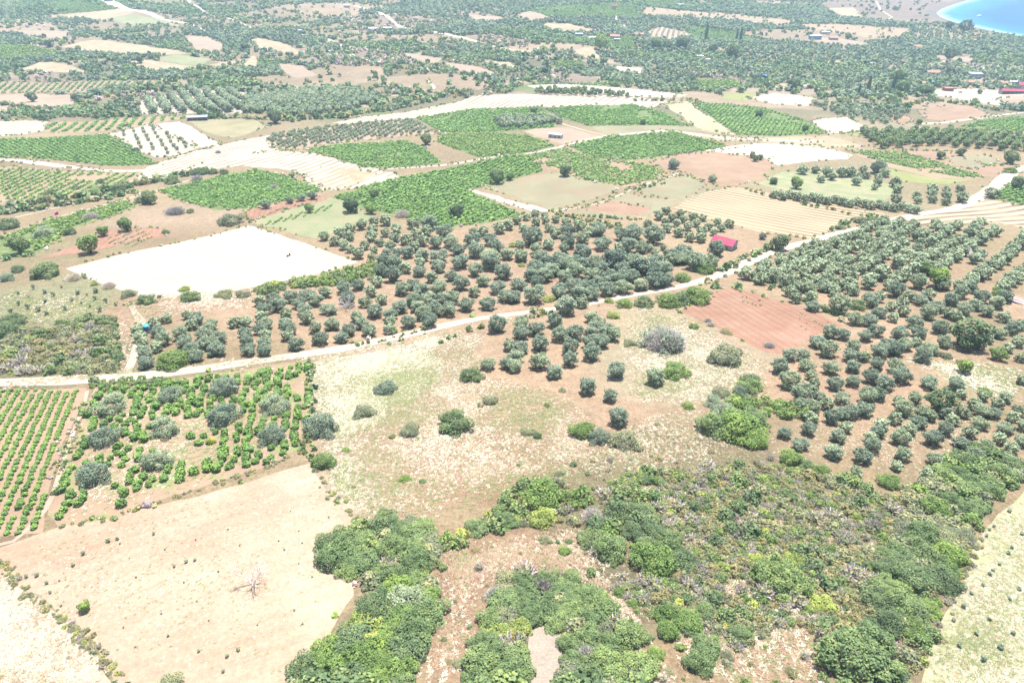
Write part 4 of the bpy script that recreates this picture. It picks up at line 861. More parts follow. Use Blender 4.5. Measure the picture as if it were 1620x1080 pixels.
B = [q for q in B if q[0] != 'tree_dark' and q[4] != 'tiny dark bush']
# olive-coloured round shrubs among the scattered vines
VB = Z(0, 580, 4, [(720,230,210),(1090,170,160),(1420,120,190),(1415,300,210),(1050,370,200),(670,435,190),(990,580,200),(605,670,220)])+Z(405, 600, 4, [(125,150,195),(105,345,185)])
VBL = ['leftmost of the top row among the scattered vines', 'second from the left in the top row among the scattered vines', 'rightmost of the top row, close to the dirt road', 'below the rightmost one of the top row', 'in the middle of the scattered vines, third row', 'at the left side of the scattered vines, above the lowest one', 'in the lower middle, right of the lowest one', 'the lowest and largest at the left, near the bare field', 'at the right, above the last one beside the corner bush', 'at the right, nearest the big dark corner bush']
# scrub polygons: px polygon, spacing m, size range m, kinds weights, label place
SCRUB = [
 ([(525, 905), (522, 860), (550, 842), (600, 824), (650, 830), (690, 842), (695, 880), (660, 905), (600, 890), (560, 912)], 2.9, (3.9, 6.8), 'dark:3,fig:3,green:1,sage:1', 'in the clump above the left thicket'),
 ([(575, 915), (640, 905), (682, 920), (680, 975), (655, 1010), (650, 1100), (455, 1110), (480, 1045), (530, 1015), (560, 990), (600, 960)], 2.9, (3.9, 7.0), 'dark:2,fig:3,green:2,sage:1.6,lime:.15', 'in the thicket left of the brown hollow'),
 ([(745, 1110), (765, 985), (790, 930), (835, 905), (900, 915), (960, 960), (1000, 1000), (1020, 1060), (1020, 1110), (892, 1110), (895, 1000), (870, 978), (835, 985), (815, 1110)], 2.7, (3.7, 6.6), 'dark:2,fig:4,green:2.2,sage:1.2,lime:.15,grey:.5', 'in the thicket surrounding the gravel patch'),
 ([(690, 868), (760, 830), (790, 795), (830, 765), (880, 762), (930, 790), (935, 830), (860, 832), (790, 836), (740, 860)], 3.0, (2.6, 5.0), 'fig:3,sage:2,lime:.6,green:2,grey:.6', 'in the light green band left of the scrub hillside'),
 ([(930, 835), (960, 808), (1020, 812), (1070, 850), (1075, 895), (1020, 900), (980, 885), (945, 890)], 2.9, (3.9, 6.6), 'fig:3,green:3,dark:2', 'in the green clump around the small bare spot'),
 ([(1425, 795), (1470, 755), (1500, 728), (1560, 712), (1600, 735), (1600, 770), (1542, 805), (1530, 850), (1500, 890), (1482, 960), (1440, 1000), (1400, 990), (1380, 920), (1425, 850)], 2.7, (3.7, 6.6), 'dark:3,fig:3,sage:1.5,green:1.5', 'in the dark belt beside the pale field'),
 ([(1360, 1000), (1440, 985), (1478, 1000), (1460, 1050), (1420, 1110), (1330, 1110)], 3.3, (3, 5), 'dark:2,fig:2,grey:1,sage:2', 'at the scrub tip by the pale field'),
 ([(948, 775), (1010, 748), (1090, 742), (1200, 735), (1320, 755), (1420, 790), (1425, 850), (1385, 910), (1400, 985), (1330, 1000), (1250, 985), (1180, 1020), (1100, 1010), (1040, 985), (975, 930), (1075, 900), (1075, 850), (1000, 805), (950, 800)], 3.7, (2.2, 4.6), 'broom:4,sage:2.4,grey:2.6,fig:1.6,green:1.2,dark:1,lime:.3', 'on the scrub hillside'),
 ([(0, 515), (60, 520), (180, 498), (192, 570), (185, 590), (100, 592), (0, 592), (-30, 560)], 3.8, (3, 6), 'dark:1,fig:2,sage:3,broom:3,grey:.7', 'in the left edge thicket above the road'),
 ([(0, 560), (20, 580), (0, 590), (-20, 590)], 4, (3, 5), 'sage:1,broom:1', 'at the left edge beside the dirt road'),
 ([(150, 602), (280, 602), (280, 608), (200, 616), (145, 620)], 2.6, (2.2, 3.4), 'fig:3,green:1', 'in the hedge between road and vines'),
 ([(1155, 630), (1200, 636), (1275, 652), (1275, 665), (1230, 662), (1160, 645)], 3.0, (3.6, 4.6), 'green:2,dark:1', 'in the long green hedge under the orchard'),
 ([(400, 462), (440, 450), (500, 440), (560, 425), (600, 418), (600, 440), (540, 452), (470, 455), (410, 468)], 3.4, (3.2, 5.5), 'fig:3,lime:.8,green:2,sage:1', 'in the hedge under the bleached field'),
 ([(1080, 1040), (1130, 1010), (1180, 1060), (1100, 1090)], 5, (4, 6), 'fig:2,broom:1', 'near the bottom edge right of centre'),
 ([(1440, 770), (1390, 775), (1350, 765), (1320, 752), (1300, 752), (1300, 765), (1400, 800), (1450, 795)], 3.6, (3, 5), 'fig:2,sage:2,broom:2', 'along the upper rim of the scrub hillside'),
 ([(640, 330), (1120, 360), (1120, 350), (660, 322)], 99, (2, 3), 'sage:1', ''),
]
SCRUB = [s for s in SCRUB if s[1] < 50]
BIGB = [('bigbush', 1350, 1030, 128, 'largest round bush, at the bottom of the scrub hillside'), ('fig', 1105, 1045, 52, 'round green bush near the bottom edge, right of the thicket'), ('green', 1038, 1032, 28, 'small round green bush between thicket and scrub hillside'),
 ('fig', 965, 862, 62, 'large green bush left of the small bare spot'), ('fig', 1055, 855, 56, 'large green bush right of the small bare spot'), ('green', 1035, 883, 76, 'low bright green bush under the small bare spot'), ('green', 862, 780, 66, 'pale green round bush in the light green band'),
 ('dark', 1440, 915, 66, 'large dark bush in the middle of the dark green belt'), ('fig', 1455, 840, 60, 'large grey-green bush in the dark green belt'), ('bigbush', 1240, 910, 90, 'broad green bush in the centre of the scrub hillside'), ('lime', 1255, 883, 36, 'bright yellow-green bush in the centre of the scrub hillside'), ('lime', 1302, 955, 44, 'yellow-green bush left of the dark belt'),
 ('lime', 1195, 885, 36, 'yellow-green bush on the left part of the scrub hillside'), ('lime', 822, 990, 40, 'bright yellow-green bush left of the gravel patch'), ('lime', 897, 1010, 26, 'yellow-green bush at the right rim of the gravel patch'), ('lime', 600, 905, 30, 'yellow-green bush under the grey clearing in the lower left thicket'),
 ('lime', 588, 1020, 44, 'yellow-green bush in the middle of the lower left thicket'), ('lime', 860, 815, 46, 'yellow-green bush in the light green band'), ('grey', 937, 815, 44, 'grey twiggy bush at the right end of the light green band'), ('yellow', 1150, 990, 22, 'yellow-flowering bush on the scrub hillside'),
 ('yellow', 334, 697, 20, 'yellow-flowering bush among the scattered vines'), ('dark', 1170, 1000, 40, 'dark bush beside the yellow-flowering one'), ('green', 1060, 970, 44, 'green bush at the left of the scrub hillside above the dry gap'), ('green', 1055, 998, 40, 'green bush just below the one above the dry gap'),
 ('olivebush', 640, 945, 66, 'large grey-green bush at the right of the lower left thicket'), ('fig', 615, 905, 46, 'round green bush above the large grey-green one'), ('sage', 268, 1083, 50, 'grey-green bush cut by the bottom edge on the bare field'),
 ('green', 330, 1, 1, '')]
BIGB = [q for q in BIGB if q[4]]
SMALL = [(752, 868, 18), (893, 870, 22), (935, 900, 14), (900, 855, 14), (862, 852, 22), (980, 935, 24), (1000, 952, 18), (702, 1010, 12), (710, 1045, 14), (725, 1048, 20), (742, 990, 10), (740, 1060, 10), (770, 925, 8), (720, 950, 9), (660, 895, 16), (885, 748, 16), (640, 755, 20), (668, 760, 14), (760, 640, 12), (820, 735, 8), (1020, 755, 26), (996, 760, 20), (1155, 1055, 14), (1150, 1035, 22), (1250, 1060, 24), (865, 640, 12), (620, 690, 12), (548, 710, 14), (560, 770, 10), (1490, 1010, 16), (1475, 975, 18), (790, 1042, 10), (1058, 1060, 14), (890, 615, 14), (1175, 655, 8), (1030, 720, 8), (1125, 712, 14), (1260, 745, 12)]
# ============================================================ OLIVES AND SINGLE TREES
rng = np.random.default_rng(11)
TREES = []   # (x, y, w) of everything placed, to keep small stuff clear
cand = []
for key, (lab, L) in G.items():
    x, y, wd = place_px('olive', [(a, b_, c*1.0) for a, b_, c in L])
    for i in range(len(L)): cand.append([L[i][2], x[i], y[i], wd[i], key, lab])
def lattice(poly, d0, d1, srow, sin_, jit, keep=1.0, world=None):
    Wp = poly_w(poly) if world is None else world; q = P([d0[0], d1[0]], [d0[1], d1[1]])[:, :2]; u = q[1]-q[0]; u /= np.hypot(*u); v = np.array([-u[1], u[0]])
    a = Wp@u; c = Wp@v; A, C = np.meshgrid(np.arange(a.min(), a.max(), sin_), np.arange(c.min(), c.max(), srow)); A = A+(np.arange(A.shape[0])[:, None] % 2)*sin_*.5
    A = A.ravel()+rng.normal(size=A.size)*jit*sin_; C = C.ravel()+rng.normal(size=C.size)*jit*srow
    Q = A[:, None]*u+C[:, None]*v; Q = Q[inside(Q, Wp)]
    if keep < 1: Q = Q[rng.random(len(Q)) < keep]
    return Q
def sized(Q, px):  # width in metres for a pixel width
    return px*depth(np.column_stack([Q, Hf(Q[:, 0], Q[:, 1])]))/F
Q = lattice(TOPRIGHT, (1250, 455), (1420, 365), 7.0, 6.2, .12, .95)
for (x, y) in Q: cand.append([19.0, x, y, rng.uniform(5.3, 6.8), 'topright', 'dense upper right grove'])
Q = lattice(FARRIGHT, (1500, 470), (1600, 390), 10.0, 5.6, .08, .97)
for (x, y) in Q: cand.append([18.0, x, y, rng.uniform(5.2, 6.4), 'farright', 'long rows at the right edge'])
# olives around the weedy plot at the right
L = Z(1215, 180, 4, [(215,350,75),(295,350,60),(365,365,75),(400,395,60),(460,365,80),(330,410,60),(520,365,75),(560,400,70),(555,425,65),(600,350,60),(615,385,60),(690,330,110),(735,370,70),(690,400,60),(690,430,60),(670,460,50),(800,430,80),(810,470,70),(800,540,80),(30,420,55),(935,510,60),(940,545,60),(1030,470,75),(1030,500,70),(1035,540,60),(1120,480,60),(1120,515,70),(1120,555,60),(1210,470,60),(1220,525,85)]+[(40+i*47, 505+i*5+8*math.sin(i*2.1), 68) for i in range(20)])
x, y, wd = place_px('olive', L)
for i in range(len(L)): cand.append([L[i][2], x[i], y[i], wd[i], 'weedy', 'rows round the weedy plot'])
cand.sort(key=lambda c: -c[0]*(1 if c[1] > -1e9 else 0))
NS = sum(1 for s in SINGLE if s[0] == 'olive'); top = cand[:300-NS]; rest = cand[300-NS:]
def spot(L):
    """for every (x, y, width): where it stands within its group, and how big it is in its corner"""
    A = np.array(L); p_ = np.stack(proj(np.column_stack([A[:, 0], A[:, 1], Hf(A[:, 0], A[:, 1])])), -1); n = len(L); out = [''] * n
    k = int(min(5, max(1, math.ceil(math.sqrt(n/2.6)))))
    rx = np.argsort(np.argsort(p_[:, 0]))*k//n; cellz = {}
    for c in range(k):
        ii = np.where(rx == c)[0]; ry = np.argsort(np.argsort(p_[ii, 1]))*k//max(len(ii), 1)
        for j, i in enumerate(ii): cellz.setdefault((c, int(ry[j])), []).append(i)
    XN = {1: [''], 2: ['left', 'right'], 3: ['left', 'middle', 'right'], 4: ['far left', 'left', 'right', 'far right'], 5: ['far left', 'left', 'middle', 'right', 'far right']}[k]
    YN = {1: [''], 2: ['upper', 'lower'], 3: ['top', 'central', 'bottom'], 4: ['topmost', 'upper', 'lower', 'bottommost'], 5: ['topmost', 'upper', 'central', 'lower', 'bottommost']}[k]
    for (c, r_), ii in cellz.items():
        od_ = sorted(ii, key=lambda i: -A[i, 2]); names = ['largest'] if len(od_) > 1 else ['']
        if len(od_) > 2: names = ['largest']+['mid-sized']*(len(od_)-2)
        if len(od_) > 1: names = names[:len(od_)-1]+['smallest']
        if len(od_) > 3: names[1] = 'larger'
        for nm_, i in zip(names, od_): out[i] = (nm_, (YN[r_]+' '+XN[c]).strip())
    return out
ext = {}
for c in top: ext.setdefault(c[4], []).append(c)
LB = {}
for k, L in ext.items():
    for c, (sz_, ps) in zip(L, spot([c[1:4] for c in L])): LB[id(c)] = (sz_+' olive, '+ps+' in the '+c[5]).strip()
GN = dict(left='olive trees of the small left block', leftrows='olive trees in the left rows', mid='olive trees of the dense grove', top='olive trees of the upper grove', shed='olive trees behind the shed', centre='olive trees of the central cluster', rightlow='olive trees of the reddish grove', rightrows='olive trees of the terraced rows', topright='olive trees of the upper right grove', farright='olive trees of the right edge rows', weedy='olive trees round the weedy plot')
for c in top:
    place('olive', c[1], c[2], c[3], rng.uniform(.78, 1.08), LB[id(c)], 'olive tree', GN[c[4]]); TREES.append((c[1], c[2], c[3]))
R = np.array([[c[1], c[2], c[3]] for c in rest])
for c in rest: TREES.append((c[1], c[2], c[3]))
for k, px, py, pw, lab in SINGLE:
    x, y, wd = place_px(k, [(px, py, pw)]); nm = 'olive_tree' if k == 'olive' else ('fig_tree' if 'fig' in lab else 'tree')
    place(k, x[0], y[0], wd[0], 1.0, lab, nm.replace('_', ' '), None, nm); TREES.append((x[0], y[0], wd[0]))
# ============================================================ SHRUBS
SH = []
for k, px, py, pw, lab in B+BIGB:
    x, y, wd = place_px(k, [(px, py, pw)]); place(k, x[0], y[0], wd[0], .85, lab, 'shrub'); SH.append((x[0], y[0], wd[0]))
x, y, wd = place_px('olivebush', VB)
for i in range(len(VB)): place('olivebush', x[i], y[i], wd[i]*1.0, .95, 'round grey-green bush '+VBL[i], 'shrub', 'grey-green bushes among the vines', i=i); SH.append((x[i], y[i], wd[i]))
def poisson(Wp, sp, tries=1.0, seed=0):
    r = np.random.default_rng(seed); mn, mx_ = Wp.min(0), Wp.max(0); n = int((mx_-mn).prod()/sp**2*7); Q = r.random((n, 2))*(mx_-mn)+mn; Q = Q[inside(Q, Wp)]; out = []
    cell = {}
    for q in Q:
        i, j = int(q[0]//sp), int(q[1]//sp)
        if all(np.hypot(*(q-o_)) > sp*.78 for a in (-1, 0, 1) for b_ in (-1, 0, 1) for o_ in cell.get((i+a, j+b_), [])): cell.setdefault((i, j), []).append(q); out.append(q)
    return np.array(out)
sc_ = []
EXC = [poly_w([(588, 882), (612, 870), (640, 872), (652, 884), (636, 893), (606, 895)]), poly_w([(835, 992), (858, 985), (888, 992), (888, 1030), (875, 1130), (815, 1130), (828, 1040)])]
for s_, (poly, sp, (w0, w1), kw, lab) in enumerate(SCRUB):
    Q = poisson(poly_w(poly), sp, seed=s_+5); ks = [a.split(':') for a in kw.split(',')]; pw = np.array([float(a[1]) for a in ks])
    for x, y in Q:
        if any(inside([[x, y]], e_)[0] for e_ in EXC): continue
        if any((x-a)**2+(y-b_)**2 < (c*.42)**2 for a, b_, c in SH): continue
        n_ = [noise(x+i*517, y-i*311, 13)**4 for i in range(len(ks))]; n_ = [v if kk_[0] != 'lime' else min(v, .12) for v, kk_ in zip(n_, ks)]; p_ = pw*np.array(n_)+1e-6; k = ks[int(rng.choice(len(ks), p=p_/p_.sum()))][0]
        wd = rng.uniform(w0, w1)*(.8 if k in ('grey', 'broom', 'sage') else 1); d = float(depth(np.array([x, y, float(Hf(x, y))]))); py = proj(np.array([x, y, float(Hf(x, y))]))[1]
        sc_.append([wd*F/d*(1 if py < 1085 else .01), x, y, wd, k, lab])
for px, py, pw in SMALL:
    k = ['broom', 'sage', 'green', 'fig'][rng.integers(4)]; x, y, wd = place_px(k, [(px, py, pw)]); sc_.append([pw*3, x[0], y[0], wd[0], k, 'scattered low over the brown dry grass'])
sc_.sort(key=lambda c: -c[0]); nind = 300-len(B)-len(BIGB)-len(VB)
LK = dict(dark='dark green shrub', fig='leafy mid-green shrub', green='bright green shrub', lime='yellow-green shrub', sage='pale grey-green shrub', broom='spiky olive-brown shrub', grey='grey twiggy shrub')
LB = {}; ext = {}
for c in sc_[:nind]: ext.setdefault((c[4], c[5]), []).append(c)
for k, L in ext.items():
    for c, (sz_, ps) in zip(L, spot([c[1:4] for c in L])): LB[id(c)] = ((sz_+' ' if sz_ else '')+LK[c[4]]+((', '+ps+' ') if ps else ' ')+c[5])
for c in sc_[:nind]:
    place(c[4], c[1], c[2], c[3], rng.uniform(.58, .85), LB[id(c)], 'shrub', LK[c[4]]+'s '+c[5]); SH.append((c[1], c[2], c[3]))
rs = sc_[nind:]; KL = ['dark', 'fig', 'green', 'lime', 'sage', 'broom', 'grey']
# undergrowth between the shrubs
ux, uy, uw, uk = [c[1] for c in rs], [c[2] for c in rs], [c[3] for c in rs], [KL.index(c[4]) for c in rs]
for s_, (poly, sp, (w0, w1), kw, lab) in enumerate(SCRUB[:9]):
    Q = poisson(poly_w(poly), 1.15 if s_ == 7 else 1.7, seed=s_+90)
    for x, y in Q:
        if s_ == 7 and noise(x, y, 9) > .86: continue
        ux.append(x); uy.append(y); uw.append(rng.uniform(.9, 2.4)); uk.append(int(rng.choice(7, p=np.array([.4, 1.2, .8, .25, 2, 3, 1.9])/9.55)))
# sparse undergrowth reaching over the neighbouring grass
for poly, sp in (([(900, 730), (1200, 720), (1300, 745), (1200, 760), (950, 790)], 4.2), ([(940, 890), (1100, 900), (1100, 1080), (1020, 1080), (980, 960)], 3.2), ([(1180, 985), (1330, 1000), (1330, 1100), (1120, 1100)], 3.6), ([(690, 850), (930, 840), (940, 920), (760, 920), (740, 1080), (650, 1080)], 6.5)):
    for x, y in poisson(poly_w(poly), sp, seed=int(sp*10)): ux.append(x); uy.append(y); uw.append(rng.uniform(.6, 2.0)); uk.append(int(rng.choice([1, 2, 4, 5, 5, 6])))
for pts, w0, w1, n_ in (([(-20, 880), (8, 900), (40, 935), (75, 965), (105, 985), (125, 1005), (160, 1035), (200, 1075)], .4, 1.3, 150), ([(90, 834), (190, 816), (330, 768), (430, 737), (492, 706)], .5, 1.3, 60), ([(495, 740), (520, 775), (560, 815), (580, 835)], .5, 1.4, 30), ([(1545, 850), (1525, 900), (1500, 960), (1470, 1020)], .6, 1.6, 40)):
    c = P([a[0] for a in pts], [a[1] for a in pts]); t_ = rng.random(n_)*(len(pts)-1); i_ = t_.astype(int); f_ = (t_-i_)[:, None]; q_ = c[i_, :2]*(1-f_)+c[np.minimum(i_+1, len(pts)-1), :2]*f_+rng.normal(size=(n_, 2))*w1*.35
    ux += list(q_[:, 0]); uy += list(q_[:, 1]); uw += list(rng.uniform(w0, w1, n_)); uk += list(rng.choice([3, 4, 5, 5, 6], n_, p=[.12, .25, .25, .25, .13]))
stuff_mesh('undergrowth', 'low mixed scrub of olive-brown, grey and green clumps filling the ground between the shrubs', [(k, None) for k in KL], np.array(ux), np.array(uy), np.array(uw), np.array(uk), cat_='scrub')
# ============================================================ VINES
vines = []   # x, y, w, tier
def near(Q, L, f=.5, pad=.3):
    if not len(Q): return np.zeros(0, bool)
    m = np.zeros(len(Q), bool)
    for a, b_, c in L: m |= (Q[:, 0]-a)**2+(Q[:, 1]-b_)**2 < (c*f+pad)**2
    return m
VN = []
Q = lattice([(-60, 618), (130, 617), (122, 650), (94, 700), (78, 760), (56, 842), (-60, 848)], (127, 622), (52, 817), 2.0, 1.45, .05, .97)
Q = Q[~near(Q, SH)]; VN += [(q[0], q[1], rng.uniform(1.15, 1.5), 0) for q in Q]
Q = lattice([(150, 615), (270, 604), (400, 590), (488, 575), (490, 640), (485, 700), (430, 732), (330, 750), (230, 775), (185, 812), (92, 830), (80, 810), (105, 735), (130, 685), (145, 645)], (300, 620), (255, 760), 2.5, 1.95, .14, .9)
Q = Q[~near(Q, SH)]; Q = Q[fbm(Q[:, 0]+40, Q[:, 1], 14, 2) > .28]; VN += [(q[0], q[1], rng.uniform(1.6, 2.35), 1) for q in Q]
sz = [F*v[2]/depth(np.array([v[0], v[1], float(Hf(v[0], v[1]))]))*(1 if -8 < proj(np.array([v[0], v[1], float(Hf(v[0], v[1]))]))[0] < 1628 else .01) for v in VN]
od = np.argsort(-np.array(sz)); 
def ordi(n): return ['first', 'second', 'third', 'fourth', 'fifth', 'sixth', 'seventh', 'eighth', 'ninth', 'tenth'][n-1] if n <= 10 else str(n)+('th' if n % 100 in (11, 12, 13) else {1: 'st', 2: 'nd', 3: 'rd'}.get(n % 10, 'th'))
for tier, d0, d1, sr, sg in ((0, (127, 622), (52, 817), 2.0, 1), (1, (300, 620), (255, 760), 2.5, -1)):
    ii = [i for i in od[:300] if VN[i][3] == tier]; q = P([d0[0], d1[0]], [d0[1], d1[1]])[:, :2]; u = q[1]-q[0]; u /= np.hypot(*u); v_ = np.array([-u[1], u[0]]); v_ = v_ if v_[0] > 0 else -v_
    cc = np.array([VN[i][0]*v_[0]+VN[i][1]*v_[1] for i in ii]); o_ = np.sort(cc); cut = o_[1:][np.diff(o_) > sr*.28]; ri = np.searchsorted(cut, cc, side='right')
    ri = ri.max()-ri if sg > 0 else ri; rows = {}
    for i, r_ in zip(ii, ri): rows.setdefault(int(r_), []).append(i)
    for r_, L in sorted(rows.items()):
        for k, i in enumerate(sorted(L, key=lambda i: VN[i][1])):
            lab = ('small green grapevine, %s from the lower end of the %s row left of the track' if tier == 0 else 'bushy grapevine, %s from the lower end of the %s loose row right of the track') % (ordi(k+1), ordi(r_+1))
            v = VN[i]; place('vine', v[0], v[1], v[2], rng.uniform(.8, 1.1), lab, 'grapevine', 'grapevines of the straight rows' if tier == 0 else 'scattered grapevines')
mid = [VN[i] for i in od[300:]]
stuff_mesh('near_vines', 'rest of the green vines in the two nearest vineyards at left', [('vine', None)], np.array([v[0] for v in mid]), np.array([v[1] for v in mid]), np.array([v[2] for v in mid]), np.zeros(len(mid), int), cat_='vineyard') if 0 else None
# further vineyards: px polygon, row direction, spacings, size, material
VY = [
 ([(-60, 222), (60, 220), (165, 213), (200, 226), (250, 260), (170, 262), (80, 252), (-60, 247)], (20, 225), (60, 247), 2.6, 2.1, 2.9, 'leaf_vine', .96),
 ([(-60, 265), (20, 266), (110, 274), (222, 275), (205, 287), (185, 299), (100, 316), (-60, 324)], (20, 320), (110, 275), 4.0, 2.6, 2.7, 'leaf_vine', .95),
 ([(252, 302), (330, 284), (405, 269), (450, 279), (508, 300), (488, 311), (440, 319), (400, 329), (340, 330), (300, 321)], (300, 320), (440, 275), 2.8, 2.3, 2.9, 'leaf_vine', .95),
 ([(-40, 397), (40, 362), (120, 340), (200, 319), (213, 328), (170, 343), (110, 360), (95, 376), (50, 403), (-40, 410)], (0, 390), (200, 322), 2.7, 2.1, 2.9, 'leaf_green', .96),
 ([(482, 237), (560, 228), (640, 223), (668, 233), (698, 257), (640, 264), (575, 265), (530, 250)], (540, 255), (620, 225), 2.8, 2.2, 2.9, 'leaf_vine', .96),
 ([(528, 312), (580, 295), (640, 281), (720, 265), (830, 244), (855, 262), (858, 271), (800, 285), (738, 301), (790, 325), (828, 341), (760, 354), (700, 360), (640, 343), (560, 323)], (560, 315), (640, 283), 2.8, 2.3, 3.0, 'leaf_vine', .94),
 ([(702, 214), (780, 211), (835, 215), (878, 231), (820, 243), (760, 249), (732, 240), (692, 225)], (740, 245), (840, 220), 2.7, 2.1, 3.0, 'leaf_green', .98),
 ([(660, 187), (750, 173), (850, 170), (870, 186), (878, 202), (800, 207), (700, 210)], (700, 207), (800, 175), 3.0, 2.5, 3.4, 'leaf_vine', .93),
 ([(862, 173), (940, 169), (1000, 166), (1050, 179), (1085, 199), (1000, 198), (930, 199), (892, 186)], (900, 190), (1000, 168), 3.0, 2.5, 3.4, 'leaf_vine', .95),
 ([(1097, 163), (1150, 165), (1210, 172), (1270, 191), (1308, 211), (1230, 215), (1170, 213), (1132, 190)], (1140, 210), (1180, 170), 3.0, 2.4, 3.3, 'leaf_vine', .97),
 ([(902, 232), (960, 217), (1060, 208), (1110, 219), (1150, 232), (1090, 242), (1000, 253), (942, 249)], (940, 245), (1080, 212), 3.0, 2.4, 3.1, 'leaf_vine', .92),
 ([(818, 248), (895, 235), (940, 252), (1000, 257), (1030, 263), (1056, 275), (1018, 289), (990, 295), (930, 286), (902, 272), (862, 261)], (870, 260), (980, 240), 3.2, 2.6, 3.0, 'leaf_vine', .93),
 ([(75, 195), (180, 189), (320, 184), (262, 191), (200, 203), (110, 209), (72, 209)], (100, 208), (125, 188), 6.5, 3.0, 3.6, 'leaf_vine', .97),
 ([(-60, 129), (100, 131), (248, 128), (225, 135), (150, 144), (60, 146), (-60, 148)], (60, 145), (75, 131), 6.0, 3.2, 3.8, 'leaf_vinedull', .97),
 ([(1342, 239), (1430, 241), (1500, 262), (1558, 281), (1535, 282), (1480, 275), (1400, 258)], (1360, 242), (1540, 280), 4.2, 2.4, 3.0, 'leaf_vine', .96),
 ([(1572, 310), (1600, 293), (1660, 299), (1660, 329), (1600, 321)], (1575, 310), (1640, 300), 3.0, 2.3, 2.9, 'leaf_vine', .95),
 ([(1522, 200), (1560, 191), (1660, 181), (1660, 208), (1572, 207)], (1540, 198), (1640, 188), 3.2, 2.4, 3.2, 'leaf_vine', .97),
 ([(690, 57), (740, 66), (810, 82), (770, 76)], (700, 60), (706, 56), 7, 4, 5, 'leaf_green', .97),
 ([(80, 22), (170, 8), (190, 14), (110, 22)], (90, 22), (160, 10), 4, 3.5, 5, 'leaf_green', .95),
 ([(-30, 70), (60, 75), (110, 85), (50, 92), (-30, 88)], (0, 88), (60, 76), 4, 3.5, 5, 'leaf_green', .9),
 ([(875, 97), (920, 97), (925, 106), (880, 108)], (880, 106), (915, 98), 4, 3.5, 5, 'leaf_green', .95),
 ([(1095, 128), (1160, 127), (1180, 138), (1110, 144)], (1100, 140), (1150, 128), 4, 3.5, 5, 'leaf_green', .95),
 # seedling rows: weak vines on red soil and the garden plot
 ([(165, 385), (185, 365), (225, 363), (250, 378), (215, 390)], (180, 388), (230, 366), 3.2, 2.2, 1.2, 'leaf_vinedull', .95),
 ([(412, 356), (480, 335), (535, 322), (528, 330), (470, 346), (425, 358)], (415, 357), (430, 346), 2.6, 2.0, 1.7, 'leaf_vine', .95),
 ([(405, 345), (450, 328), (452, 331), (408, 350)], (405, 348), (450, 330), 2.6, 2.0, 1.3, 'leaf_vinedull', .9),
 ([(1130, 470), (1190, 470), (1230, 486), (1180, 486)], (1140, 468), (1220, 486), 3.5, 2.0, 1.0, 'leaf_vinedull', .6),
 ([(1262, 492), (1325, 512), (1300, 522), (1262, 525)], (1265, 500), (1300, 520), 2.6, 1.7, .9, 'leaf_broom', .6),
 ([(1515, 175), (1516, 176), (1518, 176)], (1515, 175), (1518, 176), 9, 9, 1, 'leaf_vine', 0),
]
vx = [np.array([v[0] for v in mid])]; vy = [np.array([v[1] for v in mid])]; vw = [np.array([v[2] for v in mid])]; vk = [np.full(len(mid), 4)]; vmats = ['leaf_vine', 'leaf_green', 'leaf_vinedull', 'leaf_broom']
for poly, d0, d1, sr, si, wv, mt, keep in VY:
    Q = lattice(poly, d0, d1, sr*1.28, si*.76, .06, keep)
    if not len(Q): continue
    Q = Q[fbm(Q[:, 0]-333, Q[:, 1]+77, 26, 3)+.1*rng.random(len(Q)) > .33]; Q = Q[~near(Q, SH+[t_ for t_ in TREES], .4)]
    vx.append(Q[:, 0]); vy.append(Q[:, 1]); vw.append(wv*rng.uniform(.6, .92, len(Q))); vk.append(np.full(len(Q), vmats.index(mt)))
# ============================================================ YOUNG TREES
YL = Z(0, 400, 4, [(118,250,22),(215,215,26),(288,240,30),(343,258,30),(392,210,18),(495,245,32),(553,262,16),(607,283,30),(290,300,26),(183,275,14),(457,295,26),(515,315,16),(673,300,30),(573,332,20),(737,320,26),(122,318,24),(180,337,32),(245,353,36),(415,343,32),(74,362,32),(300,376,30),(610,235,34),(635,355,30)])
x, y, wd = place_px('young', YL)
for i, q_ in enumerate(spot(list(zip(x, y, wd)))): place('young', x[i], y[i], wd[i]*1.1, 1.0, (q_[0]+' '+'young tree, '+q_[1]+' on the green meadow').strip(), 'young tree', 'young trees on the green meadow', 'young_olive_tree')
YR = Z(1215, 800, 3.857, [(1470,20,40),(1375,118,22),(1350,140,22),(1330,178,22),(1305,205,22),(1545,160,40),(1218,218,48),(1465,275,44),(1485,250,24),(1410,350,24),(1350,405,40),(1370,385,30),(1310,475,32),(1240,525,40),(1190,600,46),(1530,495,46),(1475,560,36),(1350,685,30),(1130,690,36),(1270,765,52),(1490,765,46),(1165,838,56),(1415,850,62),(1310,925,56)])
x, y, wd = place_px('young', YR)
for i, q_ in enumerate(spot(list(zip(x, y, wd)))): place('young', x[i], y[i], max(wd[i]*.75, .7), .8, (q_[0]+' '+'tiny young tree, '+q_[1]+' in the pale weedy field').strip(), 'young tree', 'young trees in the pale field', 'young_olive_tree')
BR = Z(0, 830, 4, [(975,48,30),(760,115,16),(822,208,18),(863,325,20),(1045,150,18),(1240,92,14),(1518,125,16),(1104,255,30),(1383,292,16),(1165,358,20),(376,350,16),(1246,478,16),(1023,555,18),(783,645,16),(1322,602,12),(857,768,16),(1443,25,14),(236,310,40),(170,318,36),(300,358,34),(468,243,40),(530,170,40),(690,88,44),(745,78,36),(320,420,30),(388,505,24),(1235,213,34),(1180,225,36),(1510,780,40),(1440,820,40),(1260,790,34),(1415,918,34),(1065,695,28)])+Z(405, 800, 3.857, [(445,65,16),(262,150,14),(283,222,14),(175,262,20),(343,428,18),(262,347,14),(235,632,18),(285,715,16),(10,720,18),(210,30,14),(140,210,14)])
x, y, wd = place_px('young', BR)
